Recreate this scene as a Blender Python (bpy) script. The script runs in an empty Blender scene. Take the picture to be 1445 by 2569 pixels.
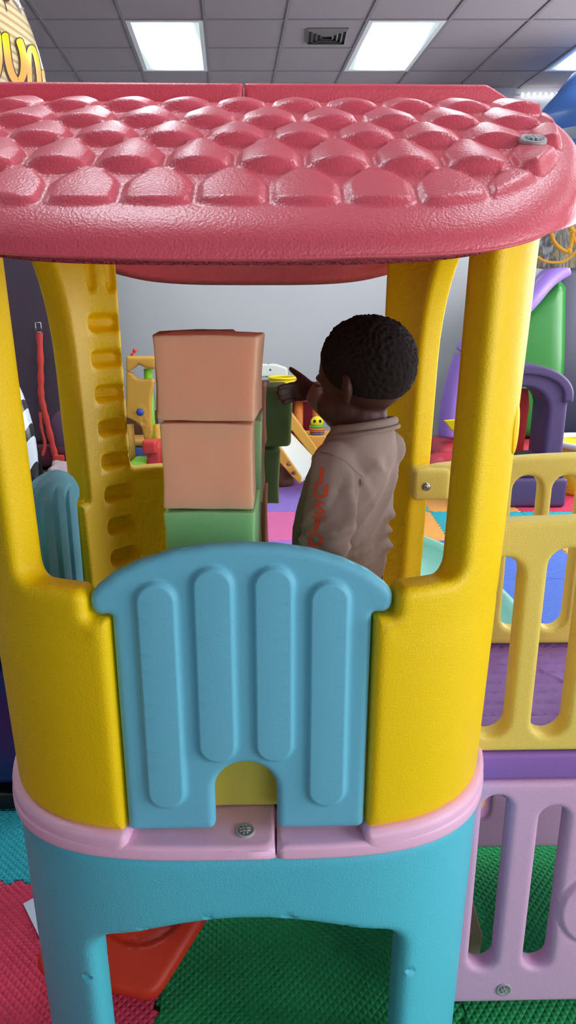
import bpy, bmesh, math, random
import numpy as np
from mathutils import Vector, Matrix, noise
from mathutils.geometry import delaunay_2d_cdt

# ---------------------------------------------------------------- camera, light, exposure
W_PX, H_PX, F_PX = 1445.0, 2569.0, 1800.0
CAM_Z, PITCH = 1.65, math.radians(16.38)
sc = bpy.context.scene
COL = sc.collection
cam_d = bpy.data.cameras.new('camera')
cam_d.sensor_fit = 'VERTICAL'; cam_d.sensor_height = 36.0
cam_d.lens = F_PX / H_PX * 36.0
cam_d.clip_start = 0.02; cam_d.clip_end = 100
cam = bpy.data.objects.new('camera', cam_d); COL.objects.link(cam)
cam.location = (0, 0, CAM_Z)
cam.rotation_euler = (math.pi/2 - PITCH, 0, 0)
sc.camera = cam
sc.view_settings.view_transform = 'Standard'
sc.view_settings.look = 'None'
sc.view_settings.exposure = 0.17
sc.view_settings.gamma = 1.0
sc.view_settings.use_curve_mapping = False
try:
    sc.cycles.use_denoising = True
    sc.cycles.use_adaptive_sampling = True
    sc.cycles.adaptive_threshold = 0.08
    sc.cycles.adaptive_min_samples = 12
    sc.cycles.max_bounces = 6
    sc.cycles.diffuse_bounces = 4
    sc.cycles.glossy_bounces = 2
    sc.cycles.transmission_bounces = 2
    sc.cycles.caustics_reflective = False
    sc.cycles.caustics_refractive = False
    sc.cycles.sample_clamp_indirect = 6.0
except Exception:
    pass

world = bpy.data.worlds.new('world'); sc.world = world
world.use_nodes = True
world.node_tree.nodes['Background'].inputs[0].default_value = (0.75, 0.82, 1.0, 1)
world.node_tree.nodes['Background'].inputs[1].default_value = 0.5

LAMP_PANEL = 8.0        # emission of the ceiling troffers
def area(name, loc, rot, sx, sy, power, color=(1, 1, 1)):
    l = bpy.data.lights.new(name, 'AREA'); l.shape = 'RECTANGLE'
    l.size, l.size_y, l.energy, l.color = sx, sy, power, color
    o = bpy.data.objects.new(name, l); COL.objects.link(o)
    o.location = loc; o.rotation_euler = rot
    return o
# daylight entering through the shop windows on the right-hand wall, plus a frontal fill added behind the camera
area('window_daylight', (4.05, -.75, 1.75), (0, math.radians(90), 0), 2.3, 3.0, 135, (0.95, 0.97, 1.0))
area('window_daylight', (1.9, -3.3, 1.7), (math.radians(90), 0, 0), 2.4, 2.3, 44, (0.95, 0.97, 1.0))  # added frontal fill, shining through an opening made for it
area('window_daylight', (4.05, 5.6, 1.9), (0, math.radians(90), 0), 2.0, 2.6, 170, (0.92, 0.96, 1.0))

# ---------------------------------------------------------------- helpers
def lin(c):
    c = c / 255.0
    return c / 12.92 if c <= 0.04045 else ((c + 0.055) / 1.055) ** 2.4
def rgb(r, g, b): return (lin(r), lin(g), lin(b), 1.0)
SIN, COS = math.sin(PITCH), math.cos(PITCH)
def at(u, v, Y):
    """world point at distance Y in front of the camera seen at pixel u, v"""
    a = (u - W_PX/2) / F_PX; b = -(v - H_PX/2) / F_PX
    dy = COS + b * SIN; dz = -SIN + b * COS
    k = Y / dy
    return Vector((a * k, Y, CAM_Z + dz * k))
def floor_at(u, v, z=0.0):
    a = (u - W_PX/2) / F_PX; b = -(v - H_PX/2) / F_PX
    dy = COS + b * SIN; dz = -SIN + b * COS
    k = (z - CAM_Z) / dz
    return Vector((a * k, dy * k, z))

MATS = {}
def mat(name, color, rough=0.45, spec=0.5, grain=0.0, gscale=260.0, sheen=0.0, var=0.0, vscale=6.0, emit=0.0, metal=0.0, sss=0.0, wear=0.0, kind='grain'):
    if name in MATS: return MATS[name]
    m = bpy.data.materials.new(name); m.use_nodes = True
    nt = m.node_tree; b = nt.nodes['Principled BSDF']
    b.inputs['Base Color'].default_value = color
    b.inputs['Roughness'].default_value = rough
    b.inputs['Specular IOR Level'].default_value = spec
    b.inputs['Metallic'].default_value = metal
    if sheen: b.inputs['Sheen Weight'].default_value = sheen
    if emit:
        b.inputs['Emission Color'].default_value = color
        b.inputs['Emission Strength'].default_value = emit
    tc = nt.nodes.new('ShaderNodeTexCoord')
    if var:
        n = nt.nodes.new('ShaderNodeTexNoise'); n.inputs['Scale'].default_value = vscale
        n.inputs['Detail'].default_value = 4
        nt.links.new(tc.outputs['Object'], n.inputs['Vector'])
        mx = nt.nodes.new('ShaderNodeMix'); mx.data_type = 'RGBA'
        mx.inputs['A'].default_value = tuple(c * (1 - var) for c in color[:3]) + (1,)
        mx.inputs['B'].default_value = tuple(min(1, c * (1 + var)) for c in color[:3]) + (1,)
        nt.links.new(n.outputs['Fac'], mx.inputs['Factor'])
        nt.links.new(mx.outputs['Result'], b.inputs['Base Color'])
    if grain:
        if kind == 'grain':
            t = nt.nodes.new('ShaderNodeTexVoronoi'); t.feature = 'SMOOTH_F1'
            t.inputs['Scale'].default_value = gscale
            out = t.outputs['Distance']
            n2 = nt.nodes.new('ShaderNodeTexNoise'); n2.inputs['Scale'].default_value = gscale * 0.45
            add = nt.nodes.new('ShaderNodeVectorMath'); add.operation = 'MULTIPLY_ADD'
            nt.links.new(tc.outputs['Object'], n2.inputs['Vector'])
            add.inputs[1].default_value = (0.006, 0.006, 0.006)
            nt.links.new(n2.outputs['Color'], add.inputs[0])
            nt.links.new(tc.outputs['Object'], add.inputs[2])
            nt.links.new(add.outputs[0], t.inputs['Vector'])
        else:
            t = nt.nodes.new('ShaderNodeTexNoise'); t.inputs['Scale'].default_value = gscale
            t.inputs['Detail'].default_value = 3
            nt.links.new(tc.outputs['Object'], t.inputs['Vector'])
            out = t.outputs['Fac']
        bp = nt.nodes.new('ShaderNodeBump'); bp.inputs['Strength'].default_value = grain
        bp.inputs['Distance'].default_value = 0.002
        nt.links.new(out, bp.inputs['Height'])
        nt.links.new(bp.outputs['Normal'], b.inputs['Normal'])
    MATS[name] = m
    return m

def tag(o, label=None, cat=None, group=None, kind=None):
    if label: o['label'] = label
    if cat: o['category'] = cat
    if group: o['group'] = group
    if kind: o['kind'] = kind
    return o
def thing(name, label, cat, loc=(0, 0, 0), rz=0.0, group=None):
    o = bpy.data.objects.new(name, None); COL.objects.link(o)
    o.empty_display_size = 0.1
    o.location = loc; o.rotation_euler = (0, 0, rz)
    return tag(o, label, cat, group)
def obj(name, me, m, parent=None, smooth=True, label=None):
    if isinstance(me, bmesh.types.BMesh):
        d = bpy.data.meshes.new(name); me.to_mesh(d); me.free(); me = d
    elif isinstance(me, tuple):
        V, F = me
        d = bpy.data.meshes.new(name)
        d.from_pydata([tuple(map(float, p)) for p in V], [], [tuple(map(int, f)) for f in F]); d.update(); me = d
    if smooth and len(me.polygons):
        me.polygons.foreach_set('use_smooth', [True] * len(me.polygons))
    o = bpy.data.objects.new(name, me); COL.objects.link(o)
    if m: me.materials.append(m)
    if parent: o.parent = parent
    if label: o['label'] = label
    return o
def structure(name, me, m, smooth=False):
    o = obj(name, me, m, None, smooth); o['kind'] = 'structure'; return o
def join(*parts):
    V = []; F = []
    for v, f in parts:
        k = len(V); V += [tuple(p) for p in v]; F += [tuple(i + k for i in q) for q in f]
    return V, F
def moved(p, M):
    v, f = p
    return [tuple(M @ Vector(q)) for q in v], f
def T(x, y, z): return Matrix.Translation((x, y, z))
def R(ax, deg): return Matrix.Rotation(math.radians(deg), 4, ax)

def box(x0, x1, y0, y1, z0, z1):
    V = [(x0,y0,z0),(x1,y0,z0),(x1,y1,z0),(x0,y1,z0),(x0,y0,z1),(x1,y0,z1),(x1,y1,z1),(x0,y1,z1)]
    return V, [(0,3,2,1),(4,5,6,7),(0,1,5,4),(1,2,6,5),(2,3,7,6),(3,0,4,7)]
def rbox(sx, sy, sz, r=0.01, n=8, fn=None):
    """rounded block centred on the origin; fn(p) may deform it"""
    bm = bmesh.new()
    def cuts(s):
        h = s/2
        a = [-h + r*(1-math.cos(t*math.pi/2)) for t in (0, .25, .5, .75, 1)]
        mid = [(-h+r) + (s-2*r)*i/n for i in range(1, n)]
        return a + mid + [-x for x in reversed(a)]
    V = []; F = []; idx = {}
    X, Y, Z = cuts(sx), cuts(sy), cuts(sz)
    def vid(i, j, k):
        if (i, j, k) in idx: return idx[(i, j, k)]
        p = np.array([X[i], Y[j], Z[k]])
        h = np.array([sx/2-r, sy/2-r, sz/2-r])
        c = np.clip(p, -h, h); d = p - c; L = np.linalg.norm(d)
        if L > 1e-9: p = c + d/L*r
        V.append(tuple(p)); idx[(i, j, k)] = len(V)-1
        return len(V)-1
    def quad(a, b, c, d): F.append((a, b, c, d))
    nx, ny, nz = len(X), len(Y), len(Z)
    for i in range(nx-1):
        for j in range(ny-1):
            quad(vid(i,j,0), vid(i,j+1,0), vid(i+1,j+1,0), vid(i+1,j,0))
            quad(vid(i,j,nz-1), vid(i+1,j,nz-1), vid(i+1,j+1,nz-1), vid(i,j+1,nz-1))
        for k in range(nz-1):
            quad(vid(i,0,k), vid(i+1,0,k), vid(i+1,0,k+1), vid(i,0,k+1))
            quad(vid(i,ny-1,k), vid(i,ny-1,k+1), vid(i+1,ny-1,k+1), vid(i+1,ny-1,k))
    for j in range(ny-1):
        for k in range(nz-1):
            quad(vid(0,j,k), vid(0,j,k+1), vid(0,j+1,k+1), vid(0,j+1,k))
            quad(vid(nx-1,j,k), vid(nx-1,j+1,k), vid(nx-1,j+1,k+1), vid(nx-1,j,k+1))
    bm.free()
    if fn: V = [tuple(fn(Vector(p))) for p in V]
    return V, F
def lathe(prof, n=32, cap=True):
    """profile [(r, z)...] about Z"""
    V = []; F = []
    for r, z in prof:
        for i in range(n):
            a = 2*math.pi*i/n; V.append((r*math.cos(a), r*math.sin(a), z))
    for k in range(len(prof)-1):
        for i in range(n):
            j = (i+1) % n
            F.append((k*n+i, k*n+j, (k+1)*n+j, (k+1)*n+i))
    if cap:
        F.append(tuple(range(n-1, -1, -1))); m = (len(prof)-1)*n
        F.append(tuple(range(m, m+n)))
    return V, F
def ball(rx, ry, rz, nu=32, nv=18):
    prof = [(max(1e-4, math.sin(math.pi*k/nv)), -math.cos(math.pi*k/nv)) for k in range(nv+1)]
    V, F = lathe(prof, nu)
    return [(x*rx, y*ry, z*rz) for x, y, z in V], F
def smooth_path(P, n=8, closed=False):
    P = [Vector(p) for p in P]; out = []
    N = len(P); rng = N if closed else N-1
    for i in range(rng):
        if closed: p0, p1, p2, p3 = P[(i-1) % N], P[i], P[(i+1) % N], P[(i+2) % N]
        else: p0, p1, p2, p3 = P[max(i-1, 0)], P[i], P[i+1], P[min(i+2, N-1)]
        for k in range(n):
            t = k/n
            out.append(0.5*((2*p1)+(-p0+p2)*t+(2*p0-5*p1+4*p2-p3)*t*t+(-p0+3*p1-3*p2+p3)*t**3))
    if not closed: out.append(P[-1])
    return out
def tube(P, r, n=10, closed=False, flat=1.0, up=(0, 0, 1)):
    P = [Vector(p) for p in P]; N = len(P); V = []; F = []
    rr = r if callable(r) else (lambda t: r)
    for i, p in enumerate(P):
        a = P[(i-1) % N] if (closed or i) else P[i]; b = P[(i+1) % N] if (closed or i < N-1) else P[i]
        t = (b-a).normalized() if (b-a).length > 1e-9 else Vector((0, 0, 1))
        u = Vector(up); 
        if abs(t.dot(u)) > 0.95: u = Vector((1, 0, 0))
        s = t.cross(u).normalized(); w = s.cross(t).normalized()
        rad = rr(i/max(1, N-1))
        for k in range(n):
            a = 2*math.pi*k/n
            V.append(tuple(p + s*math.cos(a)*rad + w*math.sin(a)*rad*flat))
    for i in range(N if closed else N-1):
        j = (i+1) % N
        for k in range(n):
            l = (k+1) % n
            F.append((i*n+k, i*n+l, j*n+l, j*n+k))
    if not closed:
        F.append(tuple(range(n-1, -1, -1))); F.append(tuple(range((N-1)*n, N*n)))
    return V, F
def bar(p, q, r, n=12): return tube([p, q], r, n)

# rounded 2-D outlines
def rpoly(pts, n=7):
    """[(x, y, r)...] -> polyline with every corner rounded by its r"""
    out = []; N = len(pts)
    for i in range(N):
        p = np.array(pts[i][:2], float); r = pts[i][2] if len(pts[i]) > 2 else 0
        a = np.array(pts[i-1][:2], float) - p; b = np.array(pts[(i+1) % N][:2], float) - p
        la, lb = np.linalg.norm(a), np.linalg.norm(b)
        if r <= 1e-6: out.append(tuple(p)); continue
        a /= la; b /= lb
        ang = math.acos(max(-1, min(1, float(a @ b))))
        if ang > math.pi - 0.02: out.append(tuple(p)); continue
        t = min(r / math.tan(ang/2), la*0.49, lb*0.49); rr = t*math.tan(ang/2)
        c = p + (a+b)/np.linalg.norm(a+b) * (rr/math.sin(ang/2))
        s = p + a*t - c; e = p + b*t - c
        a0 = math.atan2(s[1], s[0]); a1 = math.atan2(e[1], e[0])
        d = (a1-a0+math.pi) % (2*math.pi) - math.pi
        for k in range(n+1):
            q = a0 + d*k/n
            out.append((c[0]+rr*math.cos(q), c[1]+rr*math.sin(q)))
    return out
def stadium(cx, z0, z1, hw, n=10, lean=0.0):
    P = []
    for k in range(n+1):
        a = math.pi*k/n; P.append((cx+hw*math.cos(a), z1-hw+hw*math.sin(a)))
    for k in range(n+1):
        a = math.pi+math.pi*k/n; P.append((cx+hw*math.cos(a)+lean, z0+hw+hw*math.sin(a)))
    return P
def circle(cx, cy, r, n=28):
    return [(cx+r*math.cos(2*math.pi*k/n), cy+r*math.sin(2*math.pi*k/n)) for k in range(n)]
def resample(loop, step):
    out = []; N = len(loop)
    for i in range(N):
        a = np.array(loop[i]); b = np.array(loop[(i+1) % N]); L = np.linalg.norm(b-a)
        if L < 1e-6: continue
        m = max(1, int(math.ceil(L/step)))
        for k in range(m): out.append(tuple(a+(b-a)*k/m))
    return out
def inside(pts, loops):
    c = np.zeros(len(pts), bool)
    x, y = pts[:, 0], pts[:, 1]
    for L in loops:
        A = np.array(L); B = np.roll(A, -1, 0)
        for (x0, y0), (x1, y1) in zip(A, B):
            if y0 == y1: continue
            m = ((y0 > y) != (y1 > y)) & (x < (x1-x0)*(y-y0)/(y1-y0)+x0)
            c ^= m
    return c
def dist_loops(pts, loops):
    best = np.full(len(pts), 1e9)
    for L in loops:
        A = np.array(L); B = np.roll(A, -1, 0)
        for a, b in zip(A, B):
            d = b-a; l2 = d @ d
            if l2 < 1e-14: continue
            t = np.clip(((pts-a) @ d)/l2, 0, 1)
            q = a + t[:, None]*d
            best = np.minimum(best, np.hypot(*(pts-q).T))
    return best
def plate(outer, holes=(), t=0.03, r=0.01, grid=0.03, fmap=None, relief=None, relief_back=None, extra=(), step=None, back_r=None):
    """solid plate in 2-D (s, z), edges rounded by r, mapped by fmap(s, z, off); relief raises the front"""
    step = step or min(grid, 0.02)
    loops = [resample(L, step) for L in [outer]+list(holes)]
    r = min(r, t/2)
    pts = []; edges = []
    for L in loops:
        k = len(pts); n = len(L); pts += L; edges += [(k+i, k+(i+1) % n) for i in range(n)]
    nb = len(pts)
    ring = []
    for L in loops:
        A = np.array(L); tg = np.roll(A, -1, 0)-np.roll(A, 1, 0)
        tg /= np.maximum(np.linalg.norm(tg, axis=1), 1e-9)[:, None]
        nr = np.stack([-tg[:, 1], tg[:, 0]], 1)
        for f in (0.08, 0.3, 0.62, 1.0, 1.5):
            for sgn in (1, -1):
                q = A+nr*sgn*r*f
                ring.append((q, r*f))
    cand = []
    for q, d in ring:
        ins = inside(q, loops); q = q[ins]
        if len(q):
            dd = dist_loops(q, loops); cand.append(q[dd > d*0.93])
    for L in extra:
        q = np.array(L); ins = inside(q, loops); q = q[ins]
        if len(q):
            dd = dist_loops(q, loops); cand.append(q[dd > 0.002])
    A = np.array(loops[0]); x0, y0 = A.min(0); x1, y1 = A.max(0)
    gx, gy = np.meshgrid(np.arange(x0+grid/2, x1, grid), np.arange(y0+grid/2, y1, grid))
    g = np.stack([gx.ravel(), gy.ravel()], 1)
    if len(g):
        g = g[inside(g, loops)]
        if len(g):
            dd = dist_loops(g, loops); g = g[dd > r*1.5+grid*0.3]; cand.append(g)
    if cand:
        c = np.concatenate(cand)
        key = np.unique(np.round(c/0.0004).astype(int), axis=0, return_index=True)[1]
        c = c[np.sort(key)]
        pts = pts + [tuple(p) for p in c]
    res = delaunay_2d_cdt([Vector(p) for p in pts], edges, [], 0, 1e-6)
    vv = np.array([tuple(v) for v in res[0]]); tri = [f for f in res[2] if len(f) == 3]
    cen = np.array([vv[list(f)].mean(0) for f in tri])
    ok = inside(cen, loops)
    tri = [f for f, o in zip(tri, ok) if o]
    # orientation
    T2 = []
    for a, b, c in tri:
        ar = (vv[b][0]-vv[a][0])*(vv[c][1]-vv[a][1])-(vv[c][0]-vv[a][0])*(vv[b][1]-vv[a][1])
        T2.append((a, b, c) if ar > 0 else (a, c, b))
    used = sorted({i for f in T2 for i in f}); re = {o: i for i, o in enumerate(used)}
    vv = vv[used]; T2 = [tuple(re[i] for i in f) for f in T2]
    d = dist_loops(vv, loops)
    e = np.minimum(d, r)
    prof = (t/2-r) + np.sqrt(np.maximum(0, r*r-(r-e)**2))
    prof[d < 1e-6] = t/2-r
    hf = np.array([relief(*p) if relief else 0.0 for p in vv])
    hb = np.array([relief_back(*p) if relief_back else 0.0 for p in vv])
    n = len(vv)
    V = [fmap(p[0], p[1], f+h) for p, f, h in zip(vv, prof, hf)] + [fmap(p[0], p[1], -f-h) for p, f, h in zip(vv, prof, hb)]
    F = [f for f in T2] + [(a+n, c+n, b+n) for a, b, c in T2]
    # sides
    cnt = {}
    for a, b, c in T2:
        for x, y in ((a, b), (b, c), (c, a)): cnt[(x, y)] = 1
    for (x, y) in list(cnt):
        if (y, x) not in cnt: F.append((y, x, x+n, y+n))
    return V, F
def flat_xz(s, z, o): return (s, -o, z)      # front faces -Y
def flat_xy(s, z, o): return (s, z, o)       # front faces up
def sstep(x):
    x = max(0.0, min(1.0, x)); return x*x*(3-2*x)
def seg_dist(px, pz, ax, az, bx, bz):
    dx, dz = bx-ax, bz-az; l = dx*dx+dz*dz
    t = max(0, min(1, ((px-ax)*dx+(pz-az)*dz)/l)) if l else 0
    return math.hypot(px-ax-dx*t, pz-az-dz*t)

def text_mesh(s, size, bold=0.0, res=3):
    cu = bpy.data.curves.new('lettering', 'FONT'); cu.body = s; cu.size = size; cu.offset = bold
    cu.resolution_u = res; cu.align_x = 'CENTER'; cu.align_y = 'CENTER'
    o = bpy.data.objects.new('lettering', cu); COL.objects.link(o)
    dg = bpy.context.evaluated_depsgraph_get(); dg.update()
    me = bpy.data.meshes.new_from_object(o.evaluated_get(dg))
    bpy.data.objects.remove(o); bpy.data.curves.remove(cu)
    bm = bmesh.new(); bm.from_mesh(me); bpy.data.meshes.remove(me)
    bmesh.ops.triangulate(bm, faces=bm.faces[:])
    return bm
def baked(o, mods):
    """apply modifiers [(type, {props})] to an object's mesh"""
    for ty, kw in mods:
        m = o.modifiers.new(ty.lower(), ty)
        for k, v in kw.items(): setattr(m, k, v)
    dg = bpy.context.evaluated_depsgraph_get(); dg.update()
    me = bpy.data.meshes.new_from_object(o.evaluated_get(dg))
    old = o.data; o.modifiers.clear(); o.data = me
    me.name = old.name
    me.polygons.foreach_set('use_smooth', [True]*len(me.polygons))
    return o
# ---------------------------------------------------------------- colours of the plastics
M_YEL = mat('yellow_plastic', rgb(255, 214, 0), 0.5, 0.35, grain=0.25, gscale=300)
M_CYAN = mat('cyan_plastic', rgb(92, 204, 226), 0.5, 0.4, grain=0.28, gscale=300)
M_GATE = mat('sky_blue_plastic', rgb(112, 196, 222), 0.5, 0.4, grain=0.08, gscale=400)
M_ROOF = mat('coral_plastic', rgb(224, 88, 106), 0.38, 0.7, grain=0.3, gscale=300)
M_PINK = mat('pale_pink_plastic', rgb(250, 198, 230), 0.42, 0.45, grain=0.05, gscale=300)
M_LILAC = mat('lilac_pink_plastic', rgb(226, 180, 218), 0.5, 0.4, grain=0.22, gscale=330)
M_CREAM = mat('pale_yellow_plastic', rgb(242, 216, 104), 0.5, 0.4, grain=0.25, gscale=330)
M_PURP = mat('purple_plastic', rgb(150, 108, 190), 0.5, 0.4, grain=0.15, gscale=300)
M_GREYCAP = mat('grey_plastic', rgb(172, 172, 174), 0.45, 0.5)
M_STEEL = mat('steel', rgb(190, 190, 192), 0.3, 0.5, metal=1.0)

# ---------------------------------------------------------------- playhouse
HX, HY, HROT = -0.083, 1.52, math.radians(1.2)
AW, NW = 0.47, 3.6
HOUSE = thing('playhouse', 'plastic playhouse with coral shingle roof, yellow walls, blue gate and a fenced purple deck', 'playhouse', (HX, HY, 0), HROT)
_th = np.linspace(-math.pi/2, 1.5*math.pi, 24001)
_c, _s = np.cos(_th), np.sin(_th)
_px = np.sign(_c)*np.abs(_c)**(2/NW)*AW; _py = np.sign(_s)*np.abs(_s)**(2/NW)*AW
_sl = np.concatenate([[0], np.cumsum(np.hypot(np.diff(_px), np.diff(_py)))])
PER = float(_sl[-1])
def se(s):
    s = s % PER
    x = float(np.interp(s, _sl, _px)); y = float(np.interp(s, _sl, _py))
    nx = math.copysign(abs(x/AW)**(NW-1), x); ny = math.copysign(abs(y/AW)**(NW-1), y)
    l = math.hypot(nx, ny) or 1
    return x, y, nx/l, ny/l
_front = (_th <= 0)
def s_of(dx): return float(np.interp(dx, _px[_front], _sl[_front]))     # along the front half, dx >= 0
SC = PER/8
def wall_map(thick, push=0.0, flare=None):
    def f(s, z, o):
        x, y, nx, ny = se(s)
        d = o - thick/2 + push + (flare(z) if flare else 0)
        return (x+nx*d, y+ny*d, z)
    return f
def post_flare(z): return .010+.026*(z-.76)/.94      # the walls lean out a little towards the roof
def base_flare(z): return .004+.012*z/.7
LB, LS, LP = SC-s_of(.212), SC-s_of(.2445), SC-s_of(.352)
LG, LD = SC-s_of(.258), SC-s_of(.295)        # side posts: by the side gate, and on the deck side
Z0, ZE, ZS, ZT = .758, 1.165, 1.213, 1.815
TW = 0.062
def arch(c, sgn, L):
    """post edge towards a side opening, flaring into an arch at the top (from below up)"""
    P = [(c+sgn*L, 1.50, 0)]
    for k in range(1, 9):
        a = k/8*math.pi/2
        P.append((c+sgn*(L+0.105*(1-math.cos(a))), 1.50+0.27*math.sin(a), 0))
    P.append((c+sgn*(L+.105), ZT, 0))
    return P
def edge_door(c, sgn):      # towards the front gate: low block, two steps, straight post
    return [(c+sgn*LB, Z0, .006), (c+sgn*LB, ZE, .008), (c+sgn*LS, ZE, .012), (c+sgn*LS, ZS, .02), (c+sgn*LP, ZS, .028), (c+sgn*LP, ZT, 0)]
def edge_gate(c, sgn):      # towards the side gate
    return [(c+sgn*LB, Z0, .006), (c+sgn*LB, ZE-.005, .008), (c+sgn*LG, ZE-.005, .008)] + arch(c, sgn, LG)
def edge_deck(c, sgn):
    return [(c+sgn*LD, Z0, .006)] + arch(c, sgn, LD)
def dents(s, z):
    """moulded line round the yellow corner pieces"""
    return -0.002*math.exp(-((z-1.145)/0.004)**2)
def corner_rel(c):
    def rel(s, z):
        h = dents(s, z); q = abs(s-c)
        for zz in (.905, .868):
            d = math.hypot(q-.012, z-zz); h -= .003*math.exp(-(d/.007)**2)
        if abs(q-.005) < .022: h += .0012*math.exp(-((z-.886-.3*(q-.005))/.003)**2)
        h -= .0022*sstep((.006-abs(q-.035))/.006)*(1 if z < 1.12 else 0)
        return h
    return rel
wm = wall_map(TW, 0, post_flare)
for c, mk in ((7*SC, lambda c: edge_door(c, 1) + list(reversed(edge_gate(c, -1)))),
              (SC, lambda c: edge_deck(c, 1) + list(reversed(edge_door(c, -1))))):
    q = SC-.035
    V, F = plate(rpoly(mk(c), 8), (), TW, .016, .022, wm, corner_rel(c))
    obj('corner_wall', (V, F), M_YEL, HOUSE)
# the two back corners, with an open doorway between them
cr, cl = 3*SC, 5*SC
POCK = [1.598-.0885*k for k in range(9)]
ps = cl+.012
PR = (.045, .021)
pock_extra = []
for z in POCK:
    for rr in (.006, .010, .014, .018, .022, .027): pock_extra.append(resample(rpoly([(ps-.035-rr, z-rr, rr), (ps+.035+rr, z-rr, rr), (ps+.035+rr, z+rr, rr), (ps-.035-rr, z+rr, rr)], 5), .01))
for q in (-.035, .03):
    for w in (.004, .008, .012, .016, .02): pock_extra.append([(ps+q+sg*w, 1.66+.01*k) for k in range(18) for sg in (-1, 1)])
def pockets(s, z):
    h = 0.0
    for zz in POCK:
        if abs(z-zz) > .04: continue
        d = seg_dist(s, z, ps-.035, zz, ps+.035, zz)
        h = min(h, -.03*sstep((.026-d)/.016))
    for q in (-.035, .03):
        d = seg_dist(s, z, ps+q, 1.69, ps+q, 1.9)
        h = min(h, -.018*sstep((.02-d)/.013))
    return h
V, F = plate(rpoly(edge_gate(cl, 1) + list(reversed(edge_door(cl, -1))), 8), (), TW, .016, .022, wm, dents, pockets, extra=pock_extra)
obj('corner_wall', (V, F), M_YEL, HOUSE)
V, F = plate(rpoly(edge_door(cr, 1) + list(reversed(edge_deck(cr, -1))), 8), (), TW, .016, .022, wm, dents)
obj('corner_wall', (V, F), M_YEL, HOUSE)

# small oval mould tab on the outer side of the right-hand front post
_p = wm(SC+.075, 1.445, TW/2); _n = se(SC+.075)
obj('post_tab', moved(ball(.005, .022, .043, 20, 14), T(*_p) @ R('Z', math.degrees(math.atan2(_n[3], _n[2])))), M_YEL, HOUSE)

# cyan base: legs at the corners, an arch on each side
NB = NW
def base_arch(c):
    q = []
    hw = s_of(.288)
    P = [(c-hw, 0.0, 0), (c-hw, .512, .055)]
    P += [(c-hw+.09+(hw-.09)*2*k/10, .535+.035*(1-((k-5)/5)**2), 0) for k in range(0, 11)]
    P += [(c+hw, .512, .055), (c+hw, 0.0, 0)]
    return P
# close over the top
s_start = 4*SC-s_of(.288)
pts = []
for k in range(4): pts += base_arch((4+2*k)*SC)
pts += [(12*SC-s_of(.288), 0.0, 0), (12*SC-s_of(.288), .716, 0), (s_start, .716, 0)]
def base_rel(s, z):
    h = 0.0
    h -= .003*sstep((.72-z-.0)/.02)*0
    for (q, zz) in ((-.185, .55), (-.07, .58), (.075, .58), (.185, .55), (-.31, .41), (.31, .41)):
        d = max(abs(((s+SC) % (2*SC))-SC-q)/.007, abs(z-zz)/.004)
        if d < 1: h -= .004
    return h
bx = []
for k in range(2, 6):
    for (q, zz) in ((-.185, .55), (-.07, .58), (.075, .58), (.185, .55), (-.31, .41), (.31, .41)):
        bx.append([(k*2*SC+q+a, zz+b) for a in (-.009, -.006, 0, .006, .009) for b in (-.006, -.0035, 0, .0035, .006)])
V, F = plate(rpoly(pts, 8), (), .06, .022, .035, wall_map(.06, 0, base_flare), base_rel, extra=bx)
obj('base', (V, F), M_CYAN, HOUSE)

# pink tray: two halves meeting left of the gate's cat-hole, raised shoulders at the corners
AT = .493
def se_xy(a, n=160):
    return [(a*math.copysign(abs(math.cos(t))**(2/NW), math.cos(t)), a*math.copysign(abs(math.sin(t))**(2/NW), math.sin(t))) for t in np.linspace(0, 2*math.pi, n, endpoint=False)]
def clip_x(P, x0, keep):
    out = []; N = len(P)
    for i in range(N):
        a, b = P[i], P[(i+1) % N]
        ia, ib = (a[0]-x0)*keep > 0, (b[0]-x0)*keep > 0
        if ia: out.append(a)
        if ia != ib:
            t = (x0-a[0])/(b[0]-a[0]); out.append((x0, a[1]+t*(b[1]-a[1])))
    return out
SEAM = .052
for keep, e in ((-1, SEAM-.0015), (1, SEAM+.0015)):
    half = clip_x(se_xy(AT), e, keep)
    parts = [plate(half, (), .03, .008, .06, lambda s, z, o: (s, z, .727+o))]
    if keep < 0: parts.append(box(SEAM-.02, SEAM+.012, -.482, .482, .7115, .7165))
    for c in ((5*SC, 7*SC) if keep < 0 else (SC, 3*SC)):
        LR = SC-s_of(.205)
        parts.append(plate(rpoly([(c-LR, .716, .003), (c+LR, .716, .003), (c+LR, .763, .012), (c-LR, .763, .012)], 5), (), .1, .014, .03, wall_map(.1, AT-AW+.001)))
    obj('floor_tray', join(*parts), M_PINK, HOUSE)
def screw_cap(M, parent, m, r=.017, name='screw_cap', label=None):
    parts = [lathe([(r*.0, .0012), (r*.72, .0012), (r*.78, .0032), (r*.95, .003), (r, .0005), (r, -.006)], 28)]
    for a in (0, 90):
        for sx in (-1, 1):
            parts.append(moved(rbox(r*1.1, r*.16, .005, .0008, 2), R('Z', a) @ T(0, sx*r*.17, .0024)))
    return obj(name, moved(join(*parts), M), m, parent, label=label)
screw_cap(T(-.003, -.452, .7425) @ R('Z', 8), HOUSE, M_GREYCAP, .018, label='grey plastic screw cap set in the pink tray')

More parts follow.
